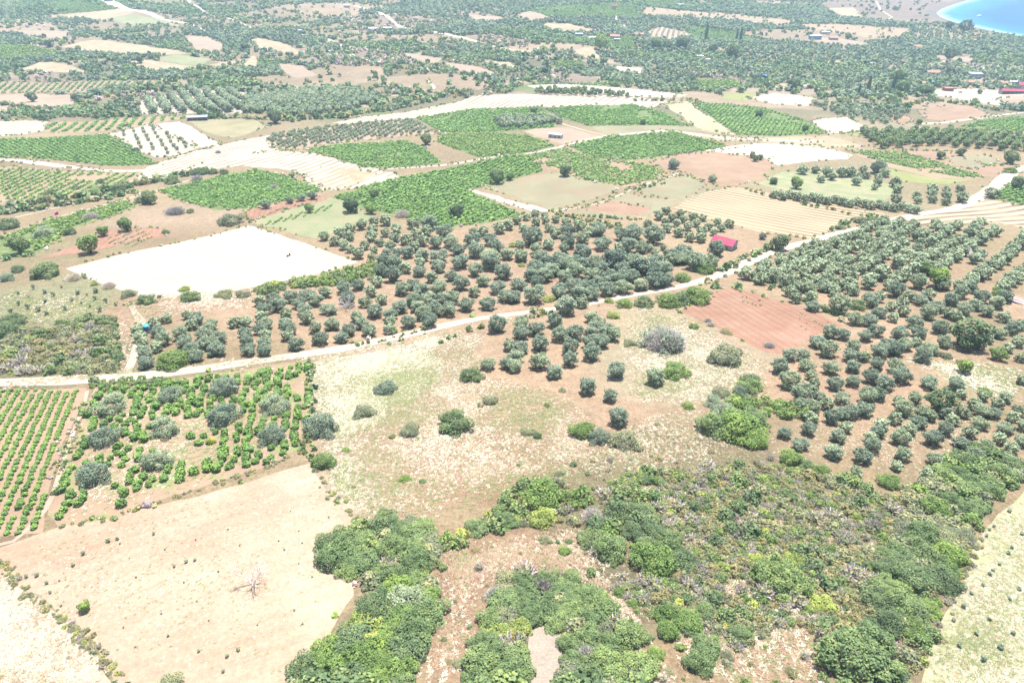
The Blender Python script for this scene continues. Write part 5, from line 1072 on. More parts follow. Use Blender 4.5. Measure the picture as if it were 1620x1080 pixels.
for i, q_ in enumerate(spot(list(zip(x, y, wd)))): place('young', x[i], y[i], max(wd[i]*.8, .4), .8, (q_[0]+' '+'knee-high sapling, '+q_[1]+' on the reddish bare field').strip(), 'young tree', 'saplings on the bare field', 'sapling')
# plots of regularly planted small trees, far off
yx, yy2, yw, yk = [], [], [], []
def addp(Q, w0, w1, k): yx.extend(Q[:, 0]); yy2.extend(Q[:, 1]); yw.extend(rng.uniform(w0, w1, len(Q))); yk.extend([k]*len(Q))
OK_ = [('olive', None), ('tree_dark', None), ('young', None), ('woods', 'leaf_far'), ('woods', 'leaf_dark'), ('woods', 'leaf_fargreen'), ('woods', 'leaf_farsage'), ('woods', 'leaf_broom'), ('woods', 'twig_grey')]
addp(lattice([(425, 222), (450, 208), (530, 200), (650, 190), (685, 211), (600, 218), (500, 229), (455, 237)], (480, 225), (540, 200), 6.0, 4.2, .1, .9), 2.6, 3.8, 0)
addp(lattice([(178, 212), (235, 199), (275, 213), (312, 232), (270, 246), (225, 238)], (262, 245), (235, 200), 7.5, 15, .05, .97), 3.0, 4.0, 0)
addp(lattice([(224, 161), (300, 145), (384, 147), (383, 179), (300, 178), (224, 180)], (240, 180), (228, 160), 12, 5.0, .06, .98), 8, 9.6, 0)
addp(lattice([(384, 160), (440, 148), (520, 143), (600, 150), (596, 163), (540, 178), (470, 184), (384, 180)], (420, 180), (470, 148), 7.5, 6.5, .1, .97), 6.6, 8, 0)
addp(lattice([(1355, 211), (1450, 209), (1560, 214), (1640, 222), (1660, 245), (1560, 236), (1480, 231), (1390, 236)], (1390, 235), (1440, 211), 7.5, 5.6, .08, .97), 6.2, 7.6, 1)
addp(lattice([(780, 192), (815, 187), (870, 186), (885, 196), (830, 203), (790, 203)], (800, 200), (860, 188), 7, 6, .12, .9), 6.2, 7.2, 0)
addp(lattice([(1285, 166), (1350, 165), (1440, 178), (1400, 200), (1330, 185)], (1300, 170), (1400, 190), 12, 8, .1, .9), 5, 7, 0)
addp(lattice([(655, 2), (735, 0), (750, 22), (700, 28), (650, 18)], (690, 27), (680, 2), 16, 8, .06, .95), 6, 8.5, 0)
addp(lattice([(0, 0), (20, 0), (26, 36), (0, 34)], (5, 34), (8, 2), 14, 7, .06, .95), 7, 9, 0)
addp(lattice([(1250, 6), (1300, 3), (1300, 22), (1262, 24)], (1265, 22), (1285, 6), 12, 9, .06, .95), 5, 8, 0)
addp(lattice([(845, 145), (880, 143), (990, 152), (998, 156), (900, 152), (850, 151)], (850, 148), (990, 154), 8, 7, .15, .95), 6, 8, 1)
for v in rest: yx.append(v[1]); yy2.append(v[2]); yw.append(v[3]); yk.append(0)
# ============================================================ WOODLAND BEYOND
CLR = [poly_w(p) for p in ([(1360, -40), (1560, -40), (1535, 0), (1500, 14), (1480, 25), (1500, 36), (1450, 38), (1400, 33), (1330, 28), (1300, 8)], [(1470, 138), (1660, 145), (1660, 172), (1560, 166), (1480, 155)])]
wy_ = []; s0 = 6.2
gx, gy = np.meshgrid(np.arange(-2300, 2300, s0), np.arange(330, 2500, s0)); gx = gx.ravel()+rng.uniform(-.46, .46, gx.size)*s0; gy = gy.ravel()+rng.uniform(-.46, .46, gy.size)*s0
keep = np.abs(gx) < 120+.88*gy*1.02; gx, gy = gx[keep], gy[keep]
px_, py_ = proj(np.column_stack([gx, gy, Hf(gx, gy)]))
line = np.interp(px_, [-300, 0, 200, 300, 420, 560, 700, 830, 1000, 1090, 1180, 1300, 1420, 1450, 1660], [196, 196, 186, 182, 186, 178, 158, 146, 150, 158, 150, 168, 186, 164, 176])
line += 5*np.sin(px_/23)
m = (py_ < line); gx, gy, px_, py_ = gx[m], gy[m], px_[m], py_[m]
Q = np.column_stack([gx, gy]); m = seadist(gx, gy) > 26
for c in CLEAR+CLR: 
    bb = (Q[:, 0] > c[:, 0].min()-6) & (Q[:, 0] < c[:, 0].max()+6) & (Q[:, 1] > c[:, 1].min()-6) & (Q[:, 1] < c[:, 1].max()+6); ii = np.where(bb)[0]
    if len(ii): m[ii] &= ~(inside(Q[ii], c) | (edist(Q[ii], c) < 2.2)) | (rng.random(len(ii)) < (.05 if c is CLR[0] else 0))
Q = Q[m]; px_, py_ = px_[m], py_[m]
f3 = fbm(Q[:, 0], Q[:, 1]+777, 34, 3); left = np.clip((900-px_)/700, 0, 1)
pi, pe = plot_of(Q[:, 0], Q[:, 1]); pt = PT[pi]; ca, sa = np.cos(PANG[pi]), np.sin(PANG[pi]); rowc = np.cos((Q[:, 0]*ca+Q[:, 1]*sa)*2*np.pi/13.0)
dens = np.select([pt == 0, pt == 1, pt == 2, pt == 3, pt == 4, pt == 5], [.97, np.where(rowc > -.1, .95, .04), .05, .62, .07, .95], .6)
dens = np.where((pt == 3) | (pt == 6), np.clip(dens+(.5-f3)*3.2, .1, 1), dens); edge = pe < 7; dens = np.where(edge, np.where((pi*31 % 5) < 2, .25, .9), dens)
dens = np.where(f3 > .66, dens*.3, dens)
k_ = rng.random(len(Q)) < dens; Q, px_, py_, left, pt, pi, edge, f3 = Q[k_], px_[k_], py_[k_], left[k_], pt[k_], pi[k_], edge[k_], f3[k_]
u = rng.random(len(Q)); sel = lambda *c: np.searchsorted(np.cumsum(c)/sum(c), u)   # 3 olive, 4 dark, 5 green, 6 sage, 7 dry, 8 grey
kk = np.select([pt == 0, pt == 1, pt == 2, pt == 3, pt == 4, pt == 5], [sel(.9, .04, .03, .03, 0.001, .001), sel(.95, .03, .02, .001, .001, .001), sel(.1, .3, .6, .1, .01, .01), sel(.15, .12, .25, .2, .2, .12), sel(.1, .3, .2, .2, .2, .2), sel(.1, .22, .6, .08, .03, .02)], sel(.1, .1, .08, .2, .2, .45))+3
kk = np.where(edge, sel(.2, .35, .3, .1, .05, .05)+3, kk)
ww_ = rng.uniform(4.8, 7.4, len(Q))*(.88+.3*((pi*131 % 89)/89)); ww_ = np.where(kk == 4, ww_*1.2, ww_); ww_ = np.where(kk >= 6, ww_*.75, ww_)
# low green crops fill the crop plots
gq = np.stack(np.meshgrid(np.arange(-1500, 1500, 4.2), np.arange(600, 1900, 4.6)), -1).reshape(-1, 2); gq = gq[np.abs(gq[:, 0]) < 60+.86*gq[:, 1]]; gi, ge = plot_of(gq[:, 0], gq[:, 1]); gq = gq[(PT[gi] == 2) & (ge > 6)]
gpx, gpy = proj(np.column_stack([gq, Hf(gq[:, 0], gq[:, 1])])); ok_ = (gpy < np.interp(gpx, [-300, 0, 560, 830, 1180, 1660], [190, 188, 172, 140, 145, 160])-6) & (gpy > -20) & (seadist(gq[:, 0], gq[:, 1]) > 30)
for c in CLEAR+CLR: 
    bb = ok_ & (gq[:, 0] > c[:, 0].min()) & (gq[:, 0] < c[:, 0].max()) & (gq[:, 1] > c[:, 1].min()) & (gq[:, 1] < c[:, 1].max()); ii = np.where(bb)[0]
    if len(ii): ok_[ii] &= ~inside(gq[ii], c)
gq = gq[ok_]; FARV = gq+rng.normal(size=gq.shape)*.4; print('far crops', len(FARV))
yx.extend(Q[:, 0]); yy2.extend(Q[:, 1]); yw.extend(ww_); yk.extend(kk)
print('woodland', len(Q))
vx.append(FARV[:, 0]); vy.append(FARV[:, 1]); vw.append(rng.uniform(2.8, 4.2, len(FARV))); vk.append(rng.choice(3, len(FARV), p=[.5, .3, .2]))
vx, vy, vw, vk = map(np.concatenate, (vx, vy, vw, vk)); print('vines', len(vx))
stuff_mesh('distant_vineyard', 'green vines planted in many rows across the patchwork of fields', [('vine', m_) for m_ in vmats]+[('vinefull', 'leaf_vine')], vx, vy, vw, vk, hs=np.full(len(vx), .75), cat_='vineyard')
# hedgerow scrub along field edges in the middle distance
HR = [([(0, 335), (60, 322), (130, 312), (190, 298), (230, 290), (290, 278), (330, 272)], 5.2, 2.6), ([(0, 340), (80, 328), (150, 318), (215, 305)], 4.2, 2.5), ([(1010, 238), (1090, 245), (1180, 232)], 1.5, 6), ([(640, 266), (700, 262), (760, 252), (830, 246)], 1.6, 5), ([(1115, 165), (1095, 158), (1000, 160)], 4, 7),
 ([(1180, 440), (1260, 470), (1340, 508)], 2.6, 3.4), ([(870, 333), (900, 342), (960, 345), (1010, 348)], 2.2, 2.6), ([(1140, 430), (1165, 414), (1190, 403), (1220, 392)], 3.0, 2.2), ([(880, 340), (930, 350), (980, 356), (975, 362), (900, 352)], 2.6, 1.8), ([(0, 165), (60, 176), (130, 180), (220, 184)], 6, 4), ([(460, 188), (540, 186), (600, 176), (680, 160), (700, 150)], 6.5, 4.5), ([(350, 186), (420, 190), (470, 192)], 6, 5),
 ([(1430, 168), (1480, 160), (1540, 168), (1580, 176)], 5.5, 4.5), ([(1375, 232), (1440, 238), (1520, 240)], 2.0, 4), ([(1400, 345), (1340, 352), (1320, 366)], 3, 3), ([(1050, 290), (1010, 300)], 3, 4), ([(1180, 300), (1240, 316), (1340, 338), (1400, 345)], 2.5, 5), ([(60, 402), (0, 412)], 3, 3), ([(180, 210), (205, 196)], 3, 5), ([(1150, 455), (1120, 448)], 3, 3),
 ([(555, 548), (600, 540), (680, 520)], 1.5, 2.4), ([(840, 492), (870, 498), (830, 503)], 2.2, 2.4), ([(700, 540), (760, 520), (800, 510)], 2.2, 4.2), ([(490, 572), (492, 640), (485, 700), (495, 735)], 1.8, 1.6)]
for pts, wv, sp in HR:
    c = P([p[0] for p in pts], [p[1] for p in pts]); s = np.concatenate([[0], np.cumsum(np.hypot(*np.diff(c[:, :2], axis=0).T))]); ss = np.arange(0, s[-1], sp*.8); ss = ss+rng.normal(size=len(ss))*sp*.3
    x = np.interp(ss, s, c[:, 0])+rng.normal(size=len(ss))*wv*.35; y = np.interp(ss, s, c[:, 1])+rng.normal(size=len(ss))*wv*.35
    yx.extend(x); yy2.extend(y); yw.extend(rng.uniform(.6, 1.2, len(x))*wv); yk.extend(rng.choice([4, 5, 6, 7, 5, 4], len(x)))
yx, yy2, yw, yk = map(np.array, (yx, yy2, yw, yk))
stuff_mesh('woodland', 'grey-green olive groves, hedgerows and woods massed over the far slopes', OK_, yx, yy2, yw, yk, cat_='woodland')
# weeds and low bushes along the field edges
ex, ey, ew, ek = [], [], [], []
for per in CLEAR:
    L = np.hypot(*np.diff(np.vstack([per, per[:1]]), axis=0).T); s = np.concatenate([[0], np.cumsum(L)]); dm = per[:, 1].mean()
    if dm < 75 or dm > 900: continue
    st = 1.5+dm/260; ss = np.arange(0, s[-1], st); pp = np.vstack([per, per[:1]]); x = np.interp(ss, s, pp[:, 0]); y = np.interp(ss, s, pp[:, 1])
    k = (fbm(x+50, y-20, 22, 2)+.35*rng.random(len(x))) +.25*(noise(x-70, y+30, 60)-.5) > .68; x, y = x[k], y[k]; x = x+rng.normal(size=len(x))*(.4+dm/500); y = y+rng.normal(size=len(y))*(.4+dm/500)
    ex.extend(x); ey.extend(y); ew.extend(rng.uniform(.5, 1.25, len(x))*(.9+dm/420)); ek.extend(rng.choice(5, len(x), p=[.15, .25, .25, .25, .1]))
ex, ey, ew, ek = map(np.array, (ex, ey, ew, ek)); kp = ~((edist(np.column_stack([ex, ey]), ROADC, False) < 2.6)); print('edge weeds', kp.sum())
stuff_mesh('field_margin', 'weeds and low bushes growing along the edges of the fields and tracks', [('woods', 'leaf_dark'), ('woods', 'leaf_green'), ('woods', 'leaf_sage'), ('woods', 'leaf_broom'), ('woods', 'twig_grey')], ex[kp], ey[kp], ew[kp], ek[kp], hs=np.full(kp.sum(), .8), cat_='weeds')
# ============================================================ GRASS TUFTS
def tuft(seed):
    r = np.random.default_rng(seed); n = 9; a = r.random(n)*6.28; d = np.stack([np.cos(a), np.sin(a), 0.42+0*a], -1); d /= np.linalg.norm(d, axis=1)[:, None]; b0 = r.normal(size=(n, 3))*.12; b0[:, 2] = 0
    s = np.cross(d, [0, 0, 1.]); s /= np.linalg.norm(s, axis=1)[:, None]; s *= .10; t_ = b0+d*(.45+.4*r.random(n))[:, None]
    V = np.stack([b0-s, b0+s, t_+s*.6, t_-s*.6], 1).reshape(-1, 3); return V, np.arange(4*n).reshape(n, 4), r.random(n)
PR['tuft'] = dict(cr=[mono(tuft(i)) for i in range(6)], lo=None, mats=['straw'], tr=None, name='grass', zc=.3, me=None)
def region_pts(poly, n, seed=1):
    Wp = poly_w(poly); mn, mx_ = Wp.min(0), Wp.max(0); r = np.random.default_rng(seed); out = np.zeros((0, 2))
    while len(out) < n: Q = r.random((n*2, 2))*(mx_-mn)+mn; out = np.concatenate([out, Q[inside(Q, Wp)]])
    return out[:n]
tx, ty_, tw, tk = [], [], [], []
def tufts(poly, n, w0, w1, mix, seed, cl=6):
    Q = region_pts(poly, n*2, seed); f = fbm(Q[:, 0], Q[:, 1], cl, 3); Q = Q[np.argsort(-(f+.85*rng.random(len(Q))))[:n]]
    Q = Q[rng.random(len(Q)) < np.clip((edist(Q, poly_w(poly))+6*(fbm(Q[:, 0], Q[:, 1]+40, 9, 2)-.5))/9, .04, 1)]
    f2 = fbm(Q[:, 0]+300, Q[:, 1], 16, 3)+rng.normal(size=len(Q))*.22; q_ = np.argsort(np.argsort(f2))/len(f2); cm = np.cumsum(mix)/sum(mix)
    tx.extend(Q[:, 0]); ty_.extend(Q[:, 1]); tw.extend(rng.uniform(w0, w1, len(Q))); tk.extend(np.searchsorted(cm, q_))
FIELDG = [(490, 575), (600, 555), (700, 525), (770, 520), (760, 590), (900, 620), (960, 680), (1100, 640), (1130, 700), (1210, 720), (1000, 750), (900, 770), (800, 780), (700, 830), (590, 830), (520, 770), (500, 700)]
tufts(FIELDG, 60000, .2, .6, (3, 5, 3.5), 3); tufts([(490, 575), (620, 550), (700, 528), (700, 600), (560, 700), (600, 820), (530, 780), (500, 690)], 36000, .3, .75, (5, .5, 4.5), 4)
tufts([(640, 870), (940, 830), (1000, 960), (1080, 1090), (1020, 1090), (960, 950), (860, 900), (780, 920), (740, 1090), (640, 1090), (690, 980), (690, 900)], 18000, .22, .6, (1.4, 6, 1), 5)
tufts([(1000, 480), (1090, 500), (1150, 540), (1220, 570), (1210, 640), (1130, 640), (1000, 640), (980, 560)], 15000, .25, .65, (5, 2, 3), 6); tufts([(200, 470), (400, 455), (400, 490), (260, 500), (190, 590), (180, 520)], 6000, .5, .9, (3, 5, .6), 7)
tufts([(-60, 905), (20, 915), (90, 975), (150, 1035), (215, 1110), (-60, 1110)], 17000, .2, .55, (7, 2.4, .5), 8); tufts([(1650, 750), (1545, 850), (1520, 930), (1450, 1110), (1650, 1110)], 18000, .2, .5, (4, 1, 5), 9)
tufts([(940, 740), (1420, 790), (1430, 900), (1330, 1090), (1100, 1090), (980, 930)], 16000, .3, .7, (2, 4, 3), 10); tufts([(90, 832), (490, 735), (570, 830), (470, 1090), (215, 1090), (0, 880)], 2600, .2, .45, (3, 1, 1.6), 11, 12)
tufts([(0, 600), (480, 562), (640, 536), (860, 492), (860, 498), (640, 545), (480, 574), (0, 618)], 4200, .4, .8, (2, 3, 2), 12, 3); tufts([(1400, 560), (1620, 580), (1620, 640), (1540, 620)], 5000, .4, .9, (5, 1, 3), 13)
tufts([(145, 612), (488, 570), (490, 700), (330, 765), (185, 818), (90, 834), (125, 685)], 5000, .3, .7, (2, 0.6, 4), 14, 9); tufts([(1240, 650), (1620, 640), (1620, 745), (1420, 770), (1250, 720)], 4000, .2, .4, (4, 2, 3), 15)
tufts([(0, 455), (200, 470), (150, 520), (0, 520)], 5000, .4, .8, (1, 1, 5), 16); tufts([(1100, 640), (1240, 690), (1290, 740), (1100, 730)], 3500, .2, .45, (3, 4, 1.5), 17)
stuff_mesh('dry_grass', 'dry white, straw and green grass tufts over the fallow slopes', [('tuft', 'straw'), ('tuft', 'straw_pink'), ('tuft', 'grass_green')], *map(np.array, (tx, ty_, tw, tk)), cat_='dry grass')

print([o["label"] for o in bpy.data.objects if len(str(o.get("label", "")).replace(",", "").split()) > 16][:4])
# ============================================================ BUILDINGS AND SMALL THINGS
M['white'] = plain('white_render', (.48, .47, .45)); M['cream_wall'] = plain('cream_render', (.42, .37, .29)); M['bluewall'] = plain('pale_blue_wall', (.22, .34, .46)); M['pinkwall'] = plain('pink_wall', (.42, .30, .33))
M['roofred'] = plain('red_sheet_roof', (.33, .07, .115), .85, .1, .12, .8); M['rooftile'] = plain('faded_tile_roof', (.42, .20, .15), .8, .2, .15, 1.5); M['roofgrey'] = plain('grey_sheet_roof', (.28, .31, .40), .45, .4, .08, .8); M['roofwhite'] = plain('white_roof', (.50, .52, .55), .5)
M['redbrick'] = plain('red_orange_wall', (.36, .10, .06)); M['darkglass'] = plain('dark_opening', (.035, .04, .05), .3, .5); M['teal'] = plain('turquoise_paint', (.04, .33, .42), .5); M['blue'] = plain('blue_plastic', (.02, .14, .42), .35, .5); M['cyan'] = plain('cyan_plastic', (.03, .42, .48), .35, .5)
M['magenta'] = plain('magenta_plastic', (.50, .02, .25), .4); M['carred'] = plain('red_car_paint', (.40, .05, .06), .3, .5, .02); M['rubber'] = plain('black_rubber', (.02, .02, .02), .8); M['stone'] = plain('pinkish_rock', (.34, .27, .26), .95, .1, .25, 1.2); M['metalgrey'] = plain('galvanised_metal', (.30, .31, .33), .4, .5, .05, 2, .6)
M['wood'] = plain('weathered_wood', (.22, .16, .11)); M['dark_rock'] = plain('dark_stone', (.09, .08, .08))
def house(px, py, L, W, h, rise, ang, wall, roof, label, cat_='house', nwin=3, flat=False, open_front=False, name='house', over=.45, chimney=False):
    """px, py: middle of the base in the photograph; ang: degrees of the long side from the X axis; front faces the camera (-Y)"""
    q = P(px, py)[0]; o = empty(name, (q[0], q[1], float(Hf(q[0], q[1]))), math.radians(ang)); tag(o, label, cat_)
    w_ = MB(); w_.box(-L/2, L/2, -W/2, W/2, -1.2, h)
    if not flat:
        for sx in (-L/2, L/2):
            s_ = .0 if sx > 0 else 0
            w_.quad([(sx, -W/2, h), (sx, W/2, h), (sx, 0, h+rise)])
    w_.build('wall', M[wall], o)
    r = MB(); e = over
    if flat: r.box(-L/2-e, L/2+e, -W/2-e, W/2+e, h+.003, h+.28)
    else:
        k = rise/(W/2)
        for sg in (-1, 1):
            a = [(-L/2-e, sg*(W/2+e), h-k*e), (L/2+e, sg*(W/2+e), h-k*e), (L/2+e, 0, h+rise), (-L/2-e, 0, h+rise)]
            b_ = [(x, y, z+.16) for x, y, z in a]; a = [(x, y, z+.01) for x, y, z in a]
            r.quad(a); r.quad(b_)
            for i in range(4): r.quad([a[i], a[(i+1) % 4], b_[(i+1) % 4], b_[i]])
    ro = r.build('roof', M[roof], o)
    if chimney: c = MB(); c.box(L*.2, L*.2+.7, .3, 1.0, h, h+rise+1.1); c.build('chimney', M['white'], ro)
    def win(x0, x1, z0, z1, nm='window', m='darkglass'):
        f = MB(); f.box(x0-.08, x1+.08, -W/2-.07, -W/2+.02, z0-.08, z1+.08); fo = f.build(nm, M['white' if nm == 'window' else 'wood'], o)
        g_ = MB(); g_.box(x0, x1, -W/2-.10, -W/2-.0705, z0, z1); g_.build('pane' if nm == 'window' else 'door_panel', M[m], fo)
    if open_front:
        n = max(2, int(L/4)); g_ = MB()
        for i in range(n): g_.box(-L/2+.3+i*(L-.6)/n+.15, -L/2+.3+(i+1)*(L-.6)/n-.15, -W/2-.03, -W/2+.02, .1, h-.4)
        g_.build('open_bay', M['darkglass'], o)
    else:
        for i in range(nwin):
            x = -L/2+(i+.5)*L/nwin
            if i == nwin//2: win(x-.5, x+.5, .05, 2.1, 'door', 'wood')
            else: win(x-.6, x+.6, 1.0, 2.1)
            if h > 5: win(x-.6, x+.6, 3.9, 5.0)
    g_ = MB(); g_.box(L/2+.003, L/2+.05, -.55, .55, 1.0, 2.05); g_.build('side_window', M['darkglass'], o)
    return o
house(1145, 391, 9.4, 6.8, 3.0, 1.6, -38, 'white', 'roofred', 'white shed with a bright red roof beside the olive groves', 'shed', 2, name='shed')
house(314, 190, 17, 6, 3.2, .9, 9, 'metalgrey', 'roofgrey', 'long grey shed with bluish sheet roof above the dry grass field', 'shed', open_front=True, name='shed')
house(879, 218, 11, 4.2, 3.0, .5, -22, 'white', 'roofwhite', 'small white and pale blue hut standing on the bare pink plot', 'hut', 3, name='hut', over=.2)
house(1601, 148, 27, 8, 3.4, 1.6, -4, 'cream_wall', 'roofred', 'long red-roofed barn at the right edge of the farm yard', 'barn', open_front=True, name='barn')
house(1622, 141, 18, 10, 5, 2.2, -14, 'cream_wall', 'roofred', 'second red-roofed barn behind the long one, at the right edge', 'barn', 4, name='barn')
house(1499, 144, 10.5, 6, 3.6, .5, 2, 'redbrick', 'rooftile', 'small brick-red hut standing in the bright farm yard', 'hut', 3, name='hut', over=.2)
house(1536, 134, 21, 9, 3.6, 1.9, -4, 'white', 'rooftile', 'long low house with faded pink roof behind the farm yard', 'house', 5, chimney=True)
house(1474, 119, 17, 8, 4.2, 2.0, 5, 'white', 'rooftile', 'white house with a red tile roof among trees, left of the tall white house', 'house', 4, chimney=True)
house(1541, 124, 14, 9, 6.2, .4, -8, 'white', 'roofwhite', 'two-storey white flat-roofed house above the pink-roofed one', 'house', 3, flat=True)
house(1457, 134, 9, 6, 3, .8, 10, 'cream_wall', 'rooftile', 'small tan outbuilding left of the turquoise hut', 'hut', 2, name='hut')
house(1477, 133, 7, 5, 2.8, .6, 0, 'teal', 'teal', 'small turquoise hut below the red-tiled white house', 'hut', 2, name='hut', over=.2)
house(1588, 136, 11, 7, 4, 1.2, -6, 'pinkwall', 'rooftile', 'pink-purple walled house left of the barns', 'house', 3)
house(1602, 133, 9, 6, 3.2, .6, -6, 'white', 'roofwhite', 'small pale house right of the pink-walled house', 'house', 2)
house(1289, 62, 19, 10, 5.6, .5, 6, 'bluewall', 'roofwhite', 'blue and white two-storey house in the far olive groves', 'house', 4, flat=True)
house(1305, 54, 15, 8, 4, .6, 4, 'white', 'roofwhite', 'low white house just behind the blue and white one', 'house', 3)
house(1318, 63, 14, 9, 3.6, 1.6, -5, 'pinkwall', 'rooftile', 'pinkish house right of the blue and white one', 'house', 3)
house(1450, 77, 13, 8, 3.6, 1.8, -3, 'white', 'rooftile', 'small house with pale red roof below the beach groves', 'house', 3)
house(1379, 103, 6, 5, 2.8, .4, 5, 'white', 'roofwhite', 'tiny white hut alone in the dense far grove', 'hut', 2, name='hut')
house(1107, 93, 9, 7, 4, .4, -10, 'white', 'roofwhite', 'white block house beside tall dark trees, upper middle', 'house', 3, flat=True)
house(1120, 97, 7, 5, 3, .4, -10, 'white', 'roofwhite', 'smaller white house just right of the white block house', 'hut', 2, name='hut')
house(1211, 125, 7.5, 5, 4.6, .3, 8, 'blue', 'blue', 'bright blue cube hut in the trees right of the green plot', 'hut', 2, name='hut', flat=True, over=.1)
house(1010, 58, 16, 8, 4, 1.6, 0, 'pinkwall', 'rooftile', 'low house with pinkish roof left of the striped field', 'house', 3)
house(973, 61, 15, 9, 4, 1.8, -14, 'white', 'rooftile', 'white house with pinkish roof, middle of the three far houses', 'house', 3)
house(976, 66, 9, 6, 4, .4, -10, 'white', 'roofwhite', 'white cube annex in front of the pink-roofed far house', 'hut', 2, name='hut', flat=True)
house(936, 63, 11, 7, 4, 1.0, 8, 'white', 'roofwhite', 'white far house, left of the three in the upper middle', 'house', 2)
house(916, 58, 12, 8, 4.5, .5, 3, 'bluewall', 'roofwhite', 'bluish house, leftmost of the row in the upper middle', 'house', 3, flat=True)
house(984, 52, 11, 6, 3, .4, 12, 'white', 'roofwhite', 'long white shed behind the far pink-roofed house', 'shed', 3, name='shed')
house(972, 13, 10, 7, 4, 1.8, 0, 'cream_wall', 'roofred', 'small red-roofed far house near the top edge', 'house', 2)
house(1077, 10, 14, 8, 4, .5, 0, 'white', 'roofwhite', 'white house near the top edge right of the red-roofed one', 'house', 3, flat=True)
house(1193, 39, 10, 7, 4, .5, 0, 'bluewall', 'roofwhite', 'small bluish house under the pink bare slope', 'house', 2, flat=True)
house(590, 48, 14, 8, 3.4, .6, 0, 'white', 'roofwhite', 'white long greenhouse, left of two on the far bare strip', 'greenhouse', 4, name='greenhouse')
house(612, 47, 18, 8, 3.4, .6, 0, 'white', 'roofwhite', 'white long greenhouse, right of two on the far bare strip', 'greenhouse', 4, name='greenhouse')
house(549, 12, 11, 8, 4, .5, 0, 'white', 'roofwhite', 'small white house on the far hill near the top', 'house', 2, flat=True)
house(475, 52, 6, 5, 4, .4, 0, 'white', 'roofwhite', 'tiny white hut beside the far dirt track', 'hut', 2, name='hut', flat=True)
house(172, 2, 16, 8, 4, .5, 0, 'white', 'roofwhite', 'white house with blue front at the top left edge', 'house', 4, flat=True)
house(525, 84, 6, 5, 3, .4, 0, 'white', 'roofwhite', 'tiny white hut in the green wood below the far track', 'hut', 2, name='hut')
# car in the farm yard
def car(px, py, ang, label):
    q = P(px, py)[0]; o = empty('parked_car', (q[0], q[1], float(Hf(q[0], q[1]))+.05), math.radians(ang)); tag(o, label, 'car')
    b_ = MB(); pr = [(-2.2, .35), (-2.25, .8), (-2.1, .95), (-1.5, 1.0), (-.9, 1.45), (.7, 1.48), (1.2, 1.02), (2.1, .88), (2.25, .6), (2.2, .35)]
    for i in range(len(pr)):
        a, c = pr[i], pr[(i+1) % len(pr)]; b_.quad([(a[0], -.85, a[1]), (c[0], -.85, c[1]), (c[0], .85, c[1]), (a[0], .85, a[1])])
    for sy in (-.85, .85): b_.quad([(x, sy, z) for x, z in pr])
    b_.build('body', M['carred'], o)
    for sy in (-.86, .86):
        w_ = MB(); w_.quad([(-1.3, sy, 1.02), (-.85, sy, 1.38), (.65, sy, 1.40), (1.05, sy, 1.02)]); w_.build('window', M['darkglass'], o)
    for sx in (-1.35, 1.35):
        for sy in (-.86, .66): 
            w_ = MB(); w_.tube([(sx, sy, .33), (sx, sy+.2, .33)], [.33, .33], 14); w_.build('wheel', M['rubber'], o)
car(1519, 147, -5, 'red car parked in the farm yard right of the brick-red hut')
# boat on the bay
q = on_plane(1549., 26.); o = empty('boat', (q[0], q[1], 0.0), math.radians(25), (1.3, 1.3, 1.3)); M['boatwhite'] = plain('white_hull', (.9, .9, .88), nz=.01); tag(o, 'small white motor boat on the blue bay', 'boat')
b_ = MB(); st = [(-4.5, 1.5, .0), (-2, 1.7, .0), (1, 1.6, .05), (3.4, .9, .2), (5, .05, .45)]
for i in range(4):
    a, c = st[i], st[i+1]
    for sg in (-1, 1): b_.quad([(a[0], sg*a[1]*.6, -.4), (c[0], sg*c[1]*.6, -.4), (c[0], sg*c[1], 1.0+c[2]), (a[0], sg*a[1], 1.0+a[2])])
    b_.quad([(a[0], -a[1], .9+a[2]), (c[0], -c[1], .9+c[2]), (c[0], c[1], .9+c[2]), (a[0], a[1], .9+a[2])])
b_.quad([(-4.5, -.9, -.4), (-4.5, .9, -.4), (-4.5, 1.5, 1.0), (-4.5, -1.5, 1.0)]); b_.build('hull', M['boatwhite'], o)
b_ = MB(); b_.box(-2, 1.2, -1.1, 1.1, .9, 2.3); c_ = b_.build('cabin', M['boatwhite'], o); b_ = MB(); b_.box(-1.6, .8, -1.13, -1.101, 1.4, 2.0); b_.build('cabin_window', M['darkglass'], c_)
# blue barrel tank on its stand
q = P(234, 526)[0]; o = empty('water_tank', (q[0], q[1], float(Hf(q[0], q[1]))), .3); tag(o, 'blue plastic water tank with a cyan lid on a stand beside the small olive block', 'water tank')
b_ = MB(); b_.lathe([(.62, .8), (.7, .95), (.7, 2.1), (.66, 2.3)], 20); tk_ = b_.build('tank', M['blue'], o, True)
b_ = MB(); b_.lathe([(.95, 2.3), (1.0, 2.4), (.85, 2.62), (.45, 2.75), (.2, 2.78)], 20); b_.build('lid', M['cyan'], tk_, True)
for sx in (-.5, .5):
    for sy in (-.5, .5): b_ = MB(); b_.box(sx-.05, sx+.05, sy-.05, sy+.05, -.2, .8); b_.build('leg', M['metalgrey'], o)
b_ = MB(); b_.box(-.65, .65, -.65, .65, .8, .86); b_.build('platform', M['wood'], o)
# magenta tub in the vineyard strip
q = P(90, 339)[0]; b_ = MB(); b_.lathe([(.5, 0), (.75, .2), (.85, 1.1), (.95, 1.2), (.78, 1.18), (.6, .3)], 16); o = b_.build('tub', M['magenta'], None, True); o.location = (q[0], q[1], float(Hf(q[0], q[1]))); tag(o, 'bright magenta tub beside the track at the vineyard strip', 'tub')
